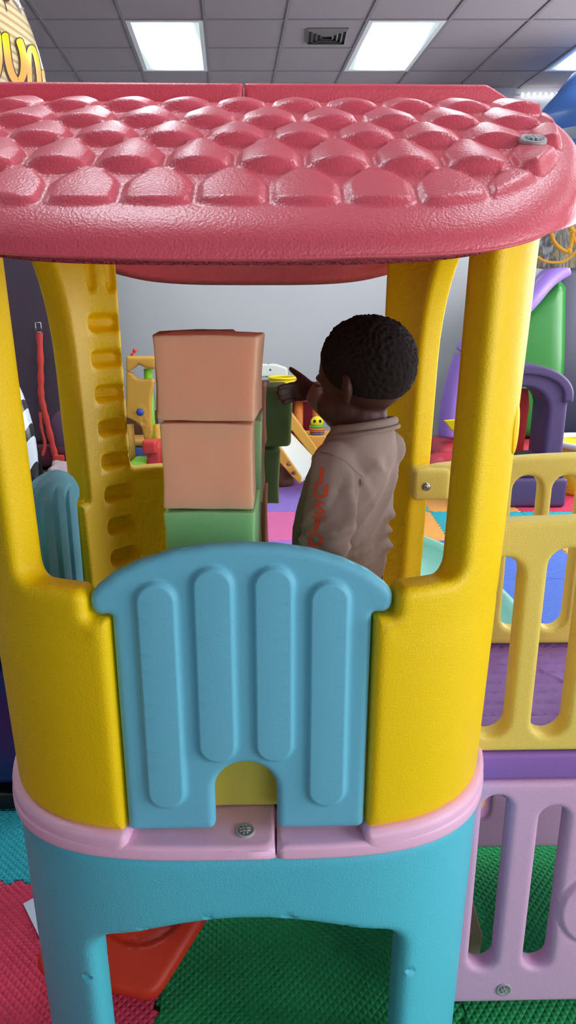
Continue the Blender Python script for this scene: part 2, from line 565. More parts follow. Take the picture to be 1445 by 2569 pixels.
# the blue gates (front one, and the one in the left side opening)
def gate(parent, M):
    o = [(-.207, .7565, .012)]
    o += [(-.054, .7565, .012), (-.054, .838, 0)]
    o += [(-.054*math.cos(a), .838+.054*math.sin(a), 0) for a in np.linspace(.15, math.pi-.15, 13)]
    o += [(.054, .838, 0), (.054, .7565, .012), (.207, .7565, .012), (.209, 1.169, .006), (.238, 1.169, .017), (.243, 1.2, .03)]
    arc = [(.228, 1.2185), (.2, 1.2405), (.16, 1.260), (.11, 1.276), (.055, 1.2845), (0, 1.287)]
    o += [(x, z, 0) for x, z in arc] + [(-x, z, 0) for x, z in reversed(arc[:-1])]
    o += [(-.243, 1.2, .03), (-.238, 1.169, .017), (-.209, 1.169, .006)]
    SL = [(-.136, .807, 1.228), (-.046, .898, 1.253), (.05, .898, 1.253), (.139, .807, 1.228)]
    def rel(s, z):
        h = 0.0
        for cx, z0, z1 in SL:
            d = seg_dist(s, z, cx, z0+.034, cx, z1-.034)
            h = max(h, .009*sstep((.0365-d)/.009))
        return h
    ex = []
    for cx, z0, z1 in SL:
        for w in (.026, .0285, .031, .034, .037, .042): ex.append(resample(stadium(cx, z0+.034-w, z1-.034+w, w, 12), .007))
    V, F = plate(rpoly(o, 6), (), .03, .0125, .03, flat_xz, rel, rel, extra=ex, step=.008)
    return obj('gate', moved((V, F), M), M_GATE, parent)
gate(HOUSE, T(0, -.452, 0))
gate(HOUSE, R('Z', -90) @ T(0, -.45, 0))

# ---- roof
RA, RB, RH = .538, .61, CAM_Z
_dy = [0, .1, .2, .318, .393, .48, .56, .62]
_hh = [.362, .334, .297, .250, .209, .163, .108, .088]
_tt = np.linspace(0, .62, 400)
def _smooth_profile():
    y = np.interp(_tt, _dy, _hh)
    k = np.ones(61)/61
    return np.convolve(np.pad(y, 30, mode='reflect', reflect_type='odd'), k, 'valid')
_pf = _smooth_profile()
LIPS = [.2, .314, .388, .474, .553]
PITCHX = .0945
def shingle(x, dy):
    """height of the overlapping shingles above the sheet; x, dy arrays"""
    out = np.zeros_like(x)
    prev = .075
    for k, lip in enumerate(LIPS):
        L = (lip-prev)*1.25; prev = lip
        last = k == len(LIPS)-1
        off = 0 if k % 2 == 0 else .5
        xi = (x/PITCHX-off); ci = np.round(xi); q = (xi-ci)*PITCHX; qn = np.abs(q)/(.5*PITCHX)
        arch_ = np.maximum(0, 1-qn**2)
        foot = lip + .008*arch_                       # the riser's foot bows down-slope
        eta = np.clip((dy-(lip-L))/L, 0, 1.2)
        ww = np.clip((eta-.04)/.56, 0, 1); ww = ww*ww*(3-2*ww)
        w = PITCHX*(.165+.305*ww)
        crown = np.clip(1-(q/w)**2, 0, 1)
        side = np.clip((w-np.abs(q))/.007, 0, 1); side = side*side*(3-2*side)
        cor = np.clip((w-np.abs(q))/.012, 0, 1)
        d = foot-dy-.006*(1-cor)**2
        lp = np.clip(d/.0085, 0, 1); lp = lp*lp*(3-2*lp)
        up = np.clip(eta/.18, 0, 1)
        Hk = (.0065+.0045*crown) if last else (.008+.013*crown)
        ramp = .45+.55*np.clip(eta, 0, 1)**1.2
        out = np.maximum(out, Hk*side*lp*up*ramp)
    return out
def zbot(x): return RH+.046+.075*np.abs(x/RA)**2.6
def roof_mesh():
    npx, nf, nb = 321, 230, 90
    P = np.sin(np.linspace(-1, 1, npx)*math.pi/2*.86)/math.sin(math.pi/2*.86)
    q1 = -1+np.linspace(0, 1, nf, endpoint=False); q2 = np.linspace(0, 1, nb)
    Q = np.concatenate([q1, q2])
    p, q = np.meshgrid(P, Q)
    m = np.maximum(np.abs(p), np.abs(q)); f = np.where(m > 0, m/np.maximum((np.abs(p)**NW+np.abs(q)**NW)**(1/NW), 1e-9), 1)
    def surf(scale, dz, sh):
        x = RA*p*f*scale; y = RB*q*f*scale; dy = np.abs(y)
        z = RH+np.interp(dy, _tt, _pf)
        rho = m
        w = .085
        e = np.clip((rho-(1-w))/w, 0, 1)
        z = z-.037*(1-np.sqrt(np.maximum(0, 1-e*e)))
        if sh:
            fade = np.clip((.945-rho)/.018, 0, 1); fade = fade*fade*(3-2*fade)
            z = z+shingle(x, dy)*fade
        return x, y, z+dz
    V = []; F = []
    x, y, z = surf(1.0, 0, True)
    ny, nx = x.shape
    V += list(zip(x.ravel(), y.ravel(), z.ravel()))
    for j in range(ny-1):
        for i in range(nx-1):
            a = j*nx+i; F.append((a, a+1, a+nx+1, a+nx))
    loop = [i for i in range(nx)] + [j*nx+nx-1 for j in range(1, ny)] + [(ny-1)*nx+i for i in range(nx-2, -1, -1)] + [j*nx for j in range(ny-2, 0, -1)]
    ring = loop
    # skirt: down, round under, then up inside
    prof = [(1.0, .2), (1.002, .45), (1.002, .7), (.999, .9), (.99, 1.0), (.978, 1.0), (.968, .9), (.962, .6), (.96, .2), (.955, -.0)]
    base = [V[i] for i in loop]
    for sc_, t in prof:
        k = len(V); n = len(loop)
        for bx_, by_, bz_ in base:
            zb = float(zbot(bx_)); zb = min(zb, bz_-.006)
            V.append((bx_*sc_, by_*sc_, bz_+(zb-bz_)*t))
        for i in range(n):
            j = (i+1) % n
            F.append((ring[j], ring[i], k+i, k+j))
        ring = [k+i for i in range(n)]
    # underside sheet
    k = len(V)
    x, y, z = surf(.955, -.022, False)
    V += list(zip(x.ravel(), y.ravel(), np.minimum(z, 9).ravel()))
    for j in range(ny-1):
        for i in range(nx-1):
            a = k+j*nx+i; F.append((a, a+nx, a+nx+1, a+1))
    n = len(loop)
    for i in range(n):
        j = (i+1) % n
        F.append((ring[j], ring[i], k+loop[i], k+loop[j]))
    return V, F
roof = obj('roof', roof_mesh(), M_ROOF, HOUSE)
# ridge bar in two lengths with a seam between them
for sg in (-1, 1):
    o = [(sg*.0015, RH+.335, 0), (sg*.0015, RH+.388, .004), (sg*.455, RH+.388, .03), (sg*.503, RH+.362, .02), (sg*.512, RH+.335, 0)]
    if sg < 0: o = o[::-1]
    o = o[::-1] if sg > 0 else o[::-1]
    A = sum(o[i][0]*o[(i+1) % 5][1]-o[(i+1) % 5][0]*o[i][1] for i in range(5))
    if A < 0: o = o[::-1]
    obj('ridge_bar', plate(rpoly(o, 6), (), .05, .008, .03, flat_xz), M_ROOF, HOUSE)
# screw cap on the roof's right end (sits on its shingle)
sxr, syr = .424, -.40
zr = RH+float(np.interp(.40, _tt, _pf))+float(shingle(np.array([sxr]), np.array([.40]))[0])
screw_cap(T(sxr, syr, zr+.002) @ R('X', 27), HOUSE, M_GREYCAP, .019, label='grey plastic screw cap on the coral roof')

# ---- deck on the right: slab, pale yellow railings, lilac panels below
YF, YB = -.213, .272          # front and back edge of the deck (house axes)
DX0, DX1 = .452, 1.30
def plank(s, z):
    h = 0.0
    for k in range(12):
        h -= .006*math.exp(-((z-(YF+.03+.048*k))/.004)**2)
    h += .0022*math.exp(-(max(0, seg_dist(s, z, .735, YF+.33, .80, YF+.23)-.002)/.0025)**2)
    for (a, b) in ((.725, YF+.30), (.762, YF+.33), (.742, YF+.245), (.80, YF+.25)):
        h += .002*math.exp(-((math.hypot(s-a, z-b)-.006)/.003)**2)
    return h
ex = [[(x, YF+.03+.048*k+d) for x in np.arange(DX0+.01, DX1, .03)] for k in range(12) for d in (-.007, -.0035, 0, .0035, .007)]
ex += [[(.735+.065*t+o*.8, YF+.33-.1*t+o*.5) for t in np.linspace(-.05, 1.05, 30)] for o in (-.006, -.003, 0, .003, .006)]
obj('deck', plate(rpoly([(DX0, YF-.022, .006), (DX1, YF-.022, .006), (DX1, YB+.05, .006), (DX0, YB+.05, .006)], 4), (), .066, .012, .02,
                  lambda s, z, o: (s, z, .709+o), plank, extra=ex), M_PURP, HOUSE)
def railing(y, x0, slots, ztop, notch=None):
    o = ([(x0, 1.165, .012), (notch, 1.165, .02), (notch, .748, .008)] if notch else [(x0, .748, .008)]) + [(DX1, .748, .008), (DX1, 1.243, .02)]
    n = 14
    for k in range(n+1):
        x = DX1-.03+(x0+.03-DX1+.03)*k/n
        u = (x-x0)/(DX1-x0)
        o.append((x, 1.246+ztop*math.sin(math.pi*max(0, min(1, u)))**1.0, 0))
    o += [(x0, 1.243, .012)]
    holes = []
    for cx, z0, z1, hw in slots: holes.append(list(reversed(stadium(cx, z0, z1, hw, 10))))
    parts = [plate(o if False else rpoly(o, 5), holes, .05, .011, .03, lambda s, z, q: (s, y-q, z))]
    # thicker top rail
    T_ = [(DX1-.01+(x0+.012-DX1+.01)*k/20) for k in range(21)]
    return parts
zs = lambda x, x0, zt: zt*math.sin(math.pi*max(0, min(1, (x-x0)/(DX1-x0))))
slots = [(.496+.121*k, .783, (1.178 if k == 0 else 1.188+zs(.5+.121*k, .45, .012)), .0368) for k in range(7)]
obj('railing', join(*railing(YF, .448, slots, .012)), M_CREAM, HOUSE, label='pale yellow front railing of the purple deck')
slots = [(.600+.103*k-.103, .79, 1.193+zs(.6+.103*k, .43, .03), .0375) for k in range(8)]
slots = [s for s in slots if s[0] < 1.27]
slots = slots[1:]
parts = railing(YB, .446, slots, .03, .632-.103+.012)
# bracket tab reaching round the yellow post
parts.append(moved(rbox(.095, .075, .082, .012, 5), T(.452, YB-.005, 1.203)))
obj('railing', join(*parts), M_CREAM, HOUSE, label='pale yellow back railing of the purple deck')
scr = lathe([(.0001, .004), (.006, .0036), (.0105, .0015), (.0105, -.002)], 20)
scr = join(scr, moved(box(-.006, .006, -.0012, .0012, .003, .0046), T(0, 0, 0)), moved(box(-.0012, .0012, -.006, .006, .003, .0046), T(0, 0, 0)))
obj('screw', moved(scr, T(.438, YB-.044, 1.2) @ R('X', 90)), M_STEEL, HOUSE, label='metal screw in the railing bracket')
def low_panel(y, disc):
    sl = [(.526+.1265*k, .166, (.638, .609, .59, .60, .62, .62)[k], .0315) for k in range(2)] + [(.97+.1265*k, .166, .605, .0315) for k in range(3)]
    holes = [list(reversed(stadium(cx, a, b, hw, 10))) for cx, a, b, hw in sl]
    def rel(s, z):
        d = math.hypot(s-.792, z-.335)
        h = .007*sstep((.104-d)/.007) - .004*math.exp(-((d-.108)/.004)**2)
        h += .003*math.exp(-(seg_dist(s, z, .715, .345, .80, .335)/.003)**2)
        return h
    ex = [circle(.792, .335, r, 60) for r in (.092, .096, .10, .104, .108, .112)]
    V, F = plate(rpoly([(DX0, .064, .01), (DX1, .064, .01), (DX1, .672, .014), (DX0, .672, .014)], 5), holes, .05, .013, .03, lambda s, z, q: (s, y-q, z), rel, extra=ex)
    return obj('lower_panel', (V, F), M_LILAC, HOUSE)
low_panel(YF, True); low_panel(YB+.01, True)
screw_cap(T(.582, YF-.025, .107) @ R('X', 90) @ R('Z', 30), HOUSE, M_GREYCAP, .018, label='grey plastic screw cap in the lilac panel')
# two feet carry the far end of the deck to the floor
for y in (YF, YB):
    obj('deck_foot', moved(rbox(.09, .09, .066, .008, 3), T(1.22, y, .034)), M_LILAC, HOUSE)
    obj('deck_foot', moved(rbox(.09, .09, .066, .008, 3), T(.54, y, .034)), M_LILAC, HOUSE) if y == YB else None
# ---------------------------------------------------------------- the room
M_WALL = mat('painted_wall', rgb(196, 196, 199), 0.9, 0.2, grain=0.05, gscale=120, kind='noise')
M_CEIL = mat('ceiling_tile', rgb(160, 151, 155), 0.95, 0.1, grain=0.5, gscale=160, kind='noise', var=.05, vscale=90)
M_TEE = mat('ceiling_tee', rgb(138, 131, 136), 0.6, 0.3)
M_UNDER = mat('subfloor', rgb(120, 118, 116), 0.8)
CEIL = 3.65
X0, X1, Y0, Y1 = -5.3, 3.95, -3.2, 7.9
structure('floor', box(X0, X1, Y0, Y1, -.12, -.016), M_UNDER)
structure('wall_back', box(X0-.1, X1+.1, Y1, Y1+.12, -.12, CEIL), M_WALL)
structure('wall_left', box(X0-.12, X0, Y0, Y1, -.12, CEIL), M_WALL)
# right wall with two windows
def wall_with_holes(x, y0, y1, z0, z1, holes, t=.14):
    return plate([(y0, z0), (y1, z0), (y1, z1), (y0, z1)], [[(a, c), (a, d), (b, d), (b, c)] for a, b, c, d in holes], t, .002, .6, lambda s, z, o: (x-o, s, z), step=.6)
WN = [(-2.3, .8, .55, 2.95), (4.2, 7.0, .85, 2.95)]
structure('wall_right', wall_with_holes(X1+.07, Y0, Y1, -.12, CEIL, WN), M_WALL)
M_FRAME = mat('window_frame', rgb(225, 225, 225), 0.5)
gl = bpy.data.materials.new('window_glass'); gl.use_nodes = True
nt = gl.node_tree; nt.nodes.clear()
o_ = nt.nodes.new('ShaderNodeOutputMaterial'); t_ = nt.nodes.new('ShaderNodeBsdfTransparent'); g_ = nt.nodes.new('ShaderNodeBsdfGlossy'); g_.inputs['Roughness'].default_value = .02
m_ = nt.nodes.new('ShaderNodeMixShader'); m_.inputs[0].default_value = .06
nt.links.new(t_.outputs[0], m_.inputs[1]); nt.links.new(g_.outputs[0], m_.inputs[2]); nt.links.new(m_.outputs[0], o_.inputs[0])
for i, (a, b, c, d) in enumerate(WN):
    fr = [box(X1+.03, X1+.11, a, a+.05, c, d), box(X1+.03, X1+.11, b-.05, b, c, d), box(X1+.03, X1+.11, a+.05, b-.05, c, c+.05), box(X1+.03, X1+.11, a+.05, b-.05, d-.05, d), box(X1+.04, X1+.10, (a+b)/2-.025, (a+b)/2+.025, c+.05, d-.05)]
    w = structure('window_%d' % (i+1), join(*fr), M_FRAME)
    g = obj('pane', join(box(X1+.066, X1+.074, a+.05, (a+b)/2-.025, c+.05, d-.05), box(X1+.066, X1+.074, (a+b)/2+.025, b-.05, c+.05, d-.05)), gl, w, smooth=False)
structure('wall_front', plate([(X0-.1, -.12), (X1+.14, -.12), (X1+.14, CEIL), (X0-.1, CEIL)], [[(.6, .45), (.6, 2.9), (3.2, 2.9), (3.2, .45)]], .14, .002, .6, lambda s, z, o: (s, Y0-.07-o, z), step=.6), mat('shop_wall', rgb(136, 134, 144), .9))
fr = [box(.6, .65, Y0-.11, Y0-.03, .45, 2.9), box(3.15, 3.2, Y0-.11, Y0-.03, .45, 2.9), box(.65, 3.15, Y0-.11, Y0-.03, .45, .5), box(.65, 3.15, Y0-.11, Y0-.03, 2.85, 2.9), box(1.875, 1.925, Y0-.1, Y0-.04, .5, 2.85)]
w = structure('window_3', join(*fr), M_FRAME)  # unseen window, added to let the frontal fill in
obj('pane', join(box(.65, 1.875, Y0-.074, Y0-.066, .5, 2.85), box(1.925, 3.15, Y0-.074, Y0-.066, .5, 2.85)), gl, w, smooth=False)

# ceiling: tiles on a tee grid that runs a little askew to the playhouse
GD = 0.603; GX0, GY = -1.191, 5.776; SL = -.0797; GY0, GP = 6.12, .62
def gline(i, Y): return GX0+GD*i+SL*(Y-GY)
def grow(j): return GY0+GP*j
IMIN, IMAX = -9, 10
LIT = []
for i in (-6, -3, 0, 3, 6, 9):
    for j in (-13, -9, -5, -1+1-0, ):
        pass
ROWS0 = [0, -4, -8]
COLS0 = [-3, 0, 3, 6]
for j in ROWS0:
    for i in COLS0: LIT.append((i, j))
VENT = (2, 0)
# the ceiling sheet with openings left where the troffers sit
cells = {(i, j+k) for i, j in LIT for k in (0, 1)}
V = []; F = []
jmin, jmax = -16, 2
for j in range(jmin, jmax+1):
    ya, yb = grow(j), grow(j+1)
    ya = max(ya, Y0); yb = min(yb, Y1)
    if yb <= ya: continue
    for i in range(IMIN, IMAX):
        if (i, j) in cells: continue
        k = len(V)
        V += [(gline(i, ya), ya, CEIL), (gline(i+1, ya), ya, CEIL), (gline(i+1, yb), yb, CEIL), (gline(i, yb), yb, CEIL)]
        F.append((k, k+3, k+2, k+1))
structure('ceiling', (V, F), M_CEIL)
V = []; F = []
parts = []
for i in range(IMIN, IMAX+1):
    a, b = Y0, Y1
    parts.append(([(gline(i, a)-.012, a, CEIL-.008), (gline(i, a)+.012, a, CEIL-.008), (gline(i, b)+.012, b, CEIL-.008), (gline(i, b)-.012, b, CEIL-.008),
                   (gline(i, a)-.012, a, CEIL+.01), (gline(i, a)+.012, a, CEIL+.01), (gline(i, b)+.012, b, CEIL+.01), (gline(i, b)-.012, b, CEIL+.01)], box(0, 1, 0, 1, 0, 1)[1]))
for j in range(jmin, jmax+2):
    y = grow(j)
    if not Y0 < y < Y1: continue
    for i in range(IMIN, IMAX):
        if (i, j) in cells and (i, j-1) in cells: continue
        parts.append(([(gline(i, y)+.012, y-.01, CEIL-.006), (gline(i+1, y)-.012, y-.01, CEIL-.006), (gline(i+1, y)-.012, y+.01, CEIL-.006), (gline(i, y)+.012, y+.01, CEIL-.006),
                       (gline(i, y)+.012, y-.01, CEIL+.01), (gline(i+1, y)-.012, y-.01, CEIL+.01), (gline(i+1, y)-.012, y+.01, CEIL+.01), (gline(i, y)+.012, y+.01, CEIL+.01)], box(0, 1, 0, 1, 0, 1)[1]))
structure('trim_1', join(*parts), M_TEE)
dm = bpy.data.materials.new('light_diffuser'); dm.use_nodes = True
nt = dm.node_tree; nt.nodes.clear()
o_ = nt.nodes.new('ShaderNodeOutputMaterial'); e_ = nt.nodes.new('ShaderNodeEmission'); e_.inputs[0].default_value = (.82, .95, 1, 1); 
tc = nt.nodes.new('ShaderNodeTexCoord'); sx_ = nt.nodes.new('ShaderNodeSeparateXYZ'); nt.links.new(tc.outputs['Generated'], sx_.inputs[0])
pg = nt.nodes.new('ShaderNodeMath'); pg.operation = 'PINGPONG'; pg.inputs[1].default_value = .5; nt.links.new(sx_.outputs['X'], pg.inputs[0])
mr = nt.nodes.new('ShaderNodeMapRange'); mr.interpolation_type = 'SMOOTHSTEP'; mr.inputs['From Min'].default_value = .05; mr.inputs['From Max'].default_value = .42; mr.inputs['To Min'].default_value = .75; mr.inputs['To Max'].default_value = LAMP_PANEL*1.75
nt.links.new(pg.outputs[0], mr.inputs['Value']); nt.links.new(mr.outputs[0], e_.inputs[1])
nt.links.new(e_.outputs[0], o_.inputs[0])
M_WHITE = mat('white_metal', rgb(225, 228, 230), 0.5)
LLAB = {(0, 0): 'glowing white ceiling light panel left of the air vent', (3, 0): 'glowing white ceiling light panel right of the air vent', (6, 0): 'glowing white ceiling light panel cut by the right edge'}
for (i, j) in LIT:
    y = grow(j); 
    if y+2*GP < Y0: continue
    base = (gline(i, y), y)
    lab = LLAB.get((i, j), 'white ceiling light panel out of the picture above or behind the playhouse')
    t = thing('ceiling_light', lab, 'light', (base[0], base[1], CEIL), 0, 'troffer lights in the tile ceiling')
    sh = SL
    def L(x, yy, z): return (x+sh*yy, yy, z)
    fr = 0.035
    def ring(x0, x1, y0, y1, f, z0, z1):
        out = []
        for a, b, c, d in ((x0, x1, y0, y0+f), (x0, x1, y1-f, y1), (x0, x0+f, y0+f, y1-f), (x1-f, x1, y0+f, y1-f)):
            v, q = box(a, b, c, d, z0, z1); out.append(([L(*p) for p in v], q))
        return join(*out)
    obj('frame', ring(.012, GD-.012, .01, 2*GP-.01, fr, -.006, .09), M_WHITE, t, smooth=False)
    v, q = box(.012+fr, GD-.012-fr, .01+fr, 2*GP-.01-fr, .002, .012)
    obj('diffuser', ([L(*p) for p in v], q), dm, t, smooth=False)
# square air vent
vx, vy = gline(VENT[0]+.57, grow(VENT[1])+.33), grow(VENT[1])+.33
t = thing('air_vent', 'square metal air vent with stepped louvres in the ceiling', 'vent', (vx, vy, CEIL))
M_VENT = mat('vent_metal', rgb(120, 116, 116), 0.6)
M_VDARK = mat('vent_throat', rgb(60, 57, 58), 0.8)
obj('backing', box(-.16, .16, -.16, .16, -.004, -.001), M_VDARK, t, smooth=False)
for k, h in enumerate((.16, .125, .09, .055)):
    a = h; b = h-.016
    pr = []
    for rot in range(4):
        v = [(-a, -a, -.006), (a, -a, -.006), (b, -b, -.022), (-b, -b, -.022), (-a, -a, -.004), (a, -a, -.004), (b, -b, -.019), (-b, -b, -.019)]
        pr.append(moved((v, box(0, 1, 0, 1, 0, 1)[1]), R('Z', 90*rot)))
    obj('louvre', join(*pr), M_VENT, t, smooth=False)

# ---------------------------------------------------------------- interlocking foam mats
def mat_foam(name, color):
    if name in MATS: return MATS[name]
    m = mat(name, color, 0.75, 0.25)
    nt = m.node_tree; b = nt.nodes['Principled BSDF']
    tc = nt.nodes.new('ShaderNodeTexCoord'); sp = nt.nodes.new('ShaderNodeSeparateXYZ')
    mp = nt.nodes.new('ShaderNodeMapping'); mp.inputs['Rotation'].default_value = (0, 0, math.radians(40)); mp.inputs['Scale'].default_value = (62, 62, 62)
    nt.links.new(tc.outputs['Object'], mp.inputs[0]); nt.links.new(mp.outputs[0], sp.inputs[0])
    outs = []
    for ax in ('X', 'Y'):
        pp = nt.nodes.new('ShaderNodeMath'); pp.operation = 'PINGPONG'; pp.inputs[1].default_value = .5
        nt.links.new(sp.outputs[ax], pp.inputs[0]); outs.append(pp)
    mn = nt.nodes.new('ShaderNodeMath'); mn.operation = 'MINIMUM'
    nt.links.new(outs[0].outputs[0], mn.inputs[0]); nt.links.new(outs[1].outputs[0], mn.inputs[1])
    bp = nt.nodes.new('ShaderNodeBump'); bp.inputs['Strength'].default_value = .9; bp.inputs['Distance'].default_value = .012
    nt.links.new(mn.outputs[0], bp.inputs['Height']); nt.links.new(bp.outputs['Normal'], b.inputs['Normal'])
    return m
FOAM = dict(green=rgb(36, 158, 90), red=rgb(226, 66, 98), teal=rgb(52, 176, 190), orange=rgb(246, 170, 88), purple=rgb(178, 130, 222),
            pink=rgb(240, 120, 176), blue=rgb(92, 124, 216), lilac=rgb(160, 130, 220))
TS = .74
def edge(n, horiz, a, fixed, flip):
    """jigsaw edge from a to a+TS along one axis at a fixed other coordinate"""
    out = []; nt_ = 12; w = TS/nt_
    for k in range(nt_):
        for u, s in ((.08, 1), (.42, 1), (.58, -1), (.92, -1)):
            q = a+(k+u)*w
            d = .009*s
            out.append((q, fixed+d) if horiz else (fixed+d, q))
    return out
def mat_outline(x, y):
    P = edge(0, True, x, y, 0) + edge(0, False, y, x+TS, 0) + list(reversed(edge(0, True, x, y+TS, 0))) + list(reversed(edge(0, False, y, x, 0)))
    return P
def floor_mat(x, y, color, label):
    o = [(px-x, py-y) for px, py in mat_outline(x, y)]
    V, F = plate(o, (), .016, .003, .25, flat_xy, step=.4)
    ob = obj('floor_mat', (V, F), mat_foam('foam_'+color, FOAM[color]), None)
    ob.location = (x, y, -.008)
    return tag(ob, label, 'mat', 'interlocking foam floor mats')
GXB = -.32
MATLIST = {
 # column index from X = -.32, row index from Y = 1.93
 (0, -1): ('green', 'dark green foam mat directly beneath the playhouse'),
 (0, -2): ('green', 'dark green foam mat in front of the playhouse at the bottom edge'),
 (1, -1): ('green', 'green foam mat beneath the purple deck and lilac panel'),
 (1, -2): ('green', 'green foam mat in front of the lilac panel'),
 (2, -1): ('green', 'green foam mat at the far end of the purple deck'),
 (0, 0): ('green', 'green foam mat just behind the playhouse base'),
 (1, 0): ('orange', 'orange foam mat just behind the purple deck'),
 (2, 0): ('teal', 'teal foam mat behind the end of the purple deck'),
 (0, 1): ('pink', 'pink foam mat one step behind the playhouse'), (1, 1): ('teal', 'teal foam mat behind the orange one past the deck'),
 (2, 1): ('red', 'red foam mat right of the mint slide'),
 (0, 2): ('teal', 'teal foam mat two steps behind the playhouse'), (1, 2): ('red', 'red foam mat under the mint slide'), (2, 2): ('blue', 'blue foam mat seen through the railing slots'),
 (0, 3): ('purple', 'purple foam mat behind the child, near one'), (1, 3): ('blue', 'blue foam mat behind the right-hand yellow post'), (2, 3): ('blue', 'blue foam mat right of the mint slide, far one'), (3, 3): ('orange', 'orange foam mat at the right behind the railing'),
 (0, 4): ('pink', 'pink foam mat behind the child and blocks'), (1, 4): ('orange', 'orange foam mat between two teal ones right of the back post'), (2, 4): ('teal', 'teal foam mat in front of the purple archway'), (3, 4): ('teal', 'teal foam mat below the yellow tub'), (4, 4): ('red', 'red foam mat in front of the yellow tub'),
 (0, 5): ('lilac', 'lilac foam mat beneath the yellow slide'), (1, 5): ('teal', 'teal foam mat below the railing bracket'), (2, 5): ('orange', 'orange foam mat at the foot of the purple archway'), (3, 5): ('red', 'red foam mat beside the yellow tub'),
 (0, 6): ('purple', 'purple foam mat behind the yellow slide'), (1, 6): ('blue', 'blue foam mat in front of the red inflatable'), (2, 6): ('blue', 'blue foam mat under the purple archway'), (3, 6): ('teal', 'teal foam mat under the yellow tub'),
 (-1, 6): ('green', 'bright green foam mat behind the toy giraffe panel'), (-1, 5): ('blue', 'blue foam mat under the toy giraffe panel'), (-2, 6): ('green', 'green foam mat below the red strap'), (-2, 5): ('teal', 'teal foam mat before the dark bouncer'),
 (-1, 4): ('orange', 'orange foam mat left of the pink one behind the blocks'), (-1, 3): ('teal', 'teal foam mat left of the purple one behind the blocks'), (-1, 2): ('pink', 'pink foam mat well behind the left side of the playhouse'),
 (-2, 4): ('blue', 'blue foam mat left, far behind the side gate'), (-2, 3): ('green', 'green foam mat left, behind the side gate'),
}
for (i, j), (c, lab) in MATLIST.items():
    floor_mat(GXB+TS*i, 1.93+TS*j, c, lab)
# the left-hand column, laid half a tile out of step
for i, j, c, lab in ((-1, 0, 'red', 'rosy red foam mat left of the playhouse leg'), (-1, -1, 'red', 'rosy red foam mat at the bottom left corner'), (-1, 1, 'teal', 'teal foam mat behind the rosy red one at left'),
                     (-2, 0, 'red', 'rosy red foam mat at the left edge, outer one'), (-2, 1, 'teal', 'teal foam mat at the left edge under the dark bolster'), (-1, 2, 'green', 'green foam mat left of the side gate'), (-2, 2, 'green', 'green foam mat at the left behind the dark bolster')):
    floor_mat(GXB+TS*i, .99+TS*j, c, lab)
# ---------------------------------------------------------------- foam blocks stacked in the playhouse
TRAY = .742
def mat_sponge(name, color, color2=None):
    m = mat(name, color, 0.95, 0.15, grain=0.25, gscale=420, kind='noise', var=.06, vscale=14)
    b = m.node_tree.nodes['Principled BSDF']          # open-cell foam lets light through
    b.inputs['Subsurface Weight'].default_value = 0.7
    b.inputs['Subsurface Radius'].default_value = (1.0, .6, .5)
    b.inputs['Subsurface Scale'].default_value = 0.05
    return m
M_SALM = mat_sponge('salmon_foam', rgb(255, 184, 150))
M_SALM_SHADE = mat_sponge('brown_rose_foam', rgb(190, 128, 106))  # darker copy of the salmon foam, shade put into its colour
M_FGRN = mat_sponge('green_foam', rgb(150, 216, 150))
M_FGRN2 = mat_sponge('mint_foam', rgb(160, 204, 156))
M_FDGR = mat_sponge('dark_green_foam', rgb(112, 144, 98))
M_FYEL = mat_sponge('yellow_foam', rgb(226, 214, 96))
def foam(sx, sy, sz, loc, rz, m, label, seed, group='foam blocks stacked in the playhouse', tilt=(0, 0), taper=0.0, r=.004, bow=.003):
    sz -= .005; rnd = random.Random(seed); o = Vector((rnd.random()*9, rnd.random()*9, rnd.random()*9))
    cs = [rnd.uniform(-.0018, .0018) for _ in range(4)]
    def fn(p):
        u, v, w = p.x/sx*2, p.y/sy*2, p.z/sz*2
        q = Vector(p)
        q.x *= 1-bow/sx*2*(1-w*w)*.6 - taper*w; q.y *= 1-bow/sy*2*(1-w*w)*.5
        q.z += cs[0]*u + cs[1]*v*.5 + (bow*.7)*(1-u*u)*(1 if w > 0 else -.2)*abs(w)
        q += Vector((noise.noise(p*25+o), noise.noise(p*25+o*2), noise.noise(p*25+o*3)))*.0012
        return q
    V, F = rbox(sx, sy, sz, r, 10, fn)
    ob = obj('foam_block', (V, F), m)
    ob.location = loc; ob.rotation_euler = (math.radians(tilt[0]), math.radians(tilt[1]), math.radians(rz))
    return tag(ob, label, 'foam block', group)
def stackx(u0, u1, v, Y):
    a, b = at(u0, v, Y), at(u1, v, Y); return (a.x+b.x)/2, b.x-a.x
# front column (fronts at Y = 1.205): three below, two salmon above
def zat(v, Y): return at(700, v, Y).z
YA = 1.205
zA = [TRAY, .925, 1.104, zat(1284, YA), zat(1063, YA), zat(843, YA)]
cx, w = stackx(414, 642, 1340, YA)
foam(.19, .165, zA[1]-zA[0]-.001, (at(622, 1950, YA).x+.01, YA+.01, (zA[0]+zA[1])/2), 2, M_FYEL, 'yellow foam block behind the gate, seen through its cat-hole', 1, bow=.002)
foam(w, .17, zA[2]-zA[1]-.001, (cx, YA+.085, (zA[1]+zA[2])/2), -2, M_FGRN, 'green foam block hidden behind the gate, above the yellow one', 2)
foam(w, .17, zA[3]-zA[2]-.001, (cx, YA+.085, (zA[2]+zA[3])/2), -1, M_FGRN, 'green foam block just above the blue gate, under two salmon blocks', 3)
cx, w = stackx(402, 633, 1170, YA)
foam(w, .165, zA[4]-zA[3]-.001, (cx, YA+.085, (zA[3]+zA[4])/2), 1, M_SALM, 'square salmon foam block between the green block and the topmost block', 4)
cx, w = stackx(391, 648, 950, YA-.012)
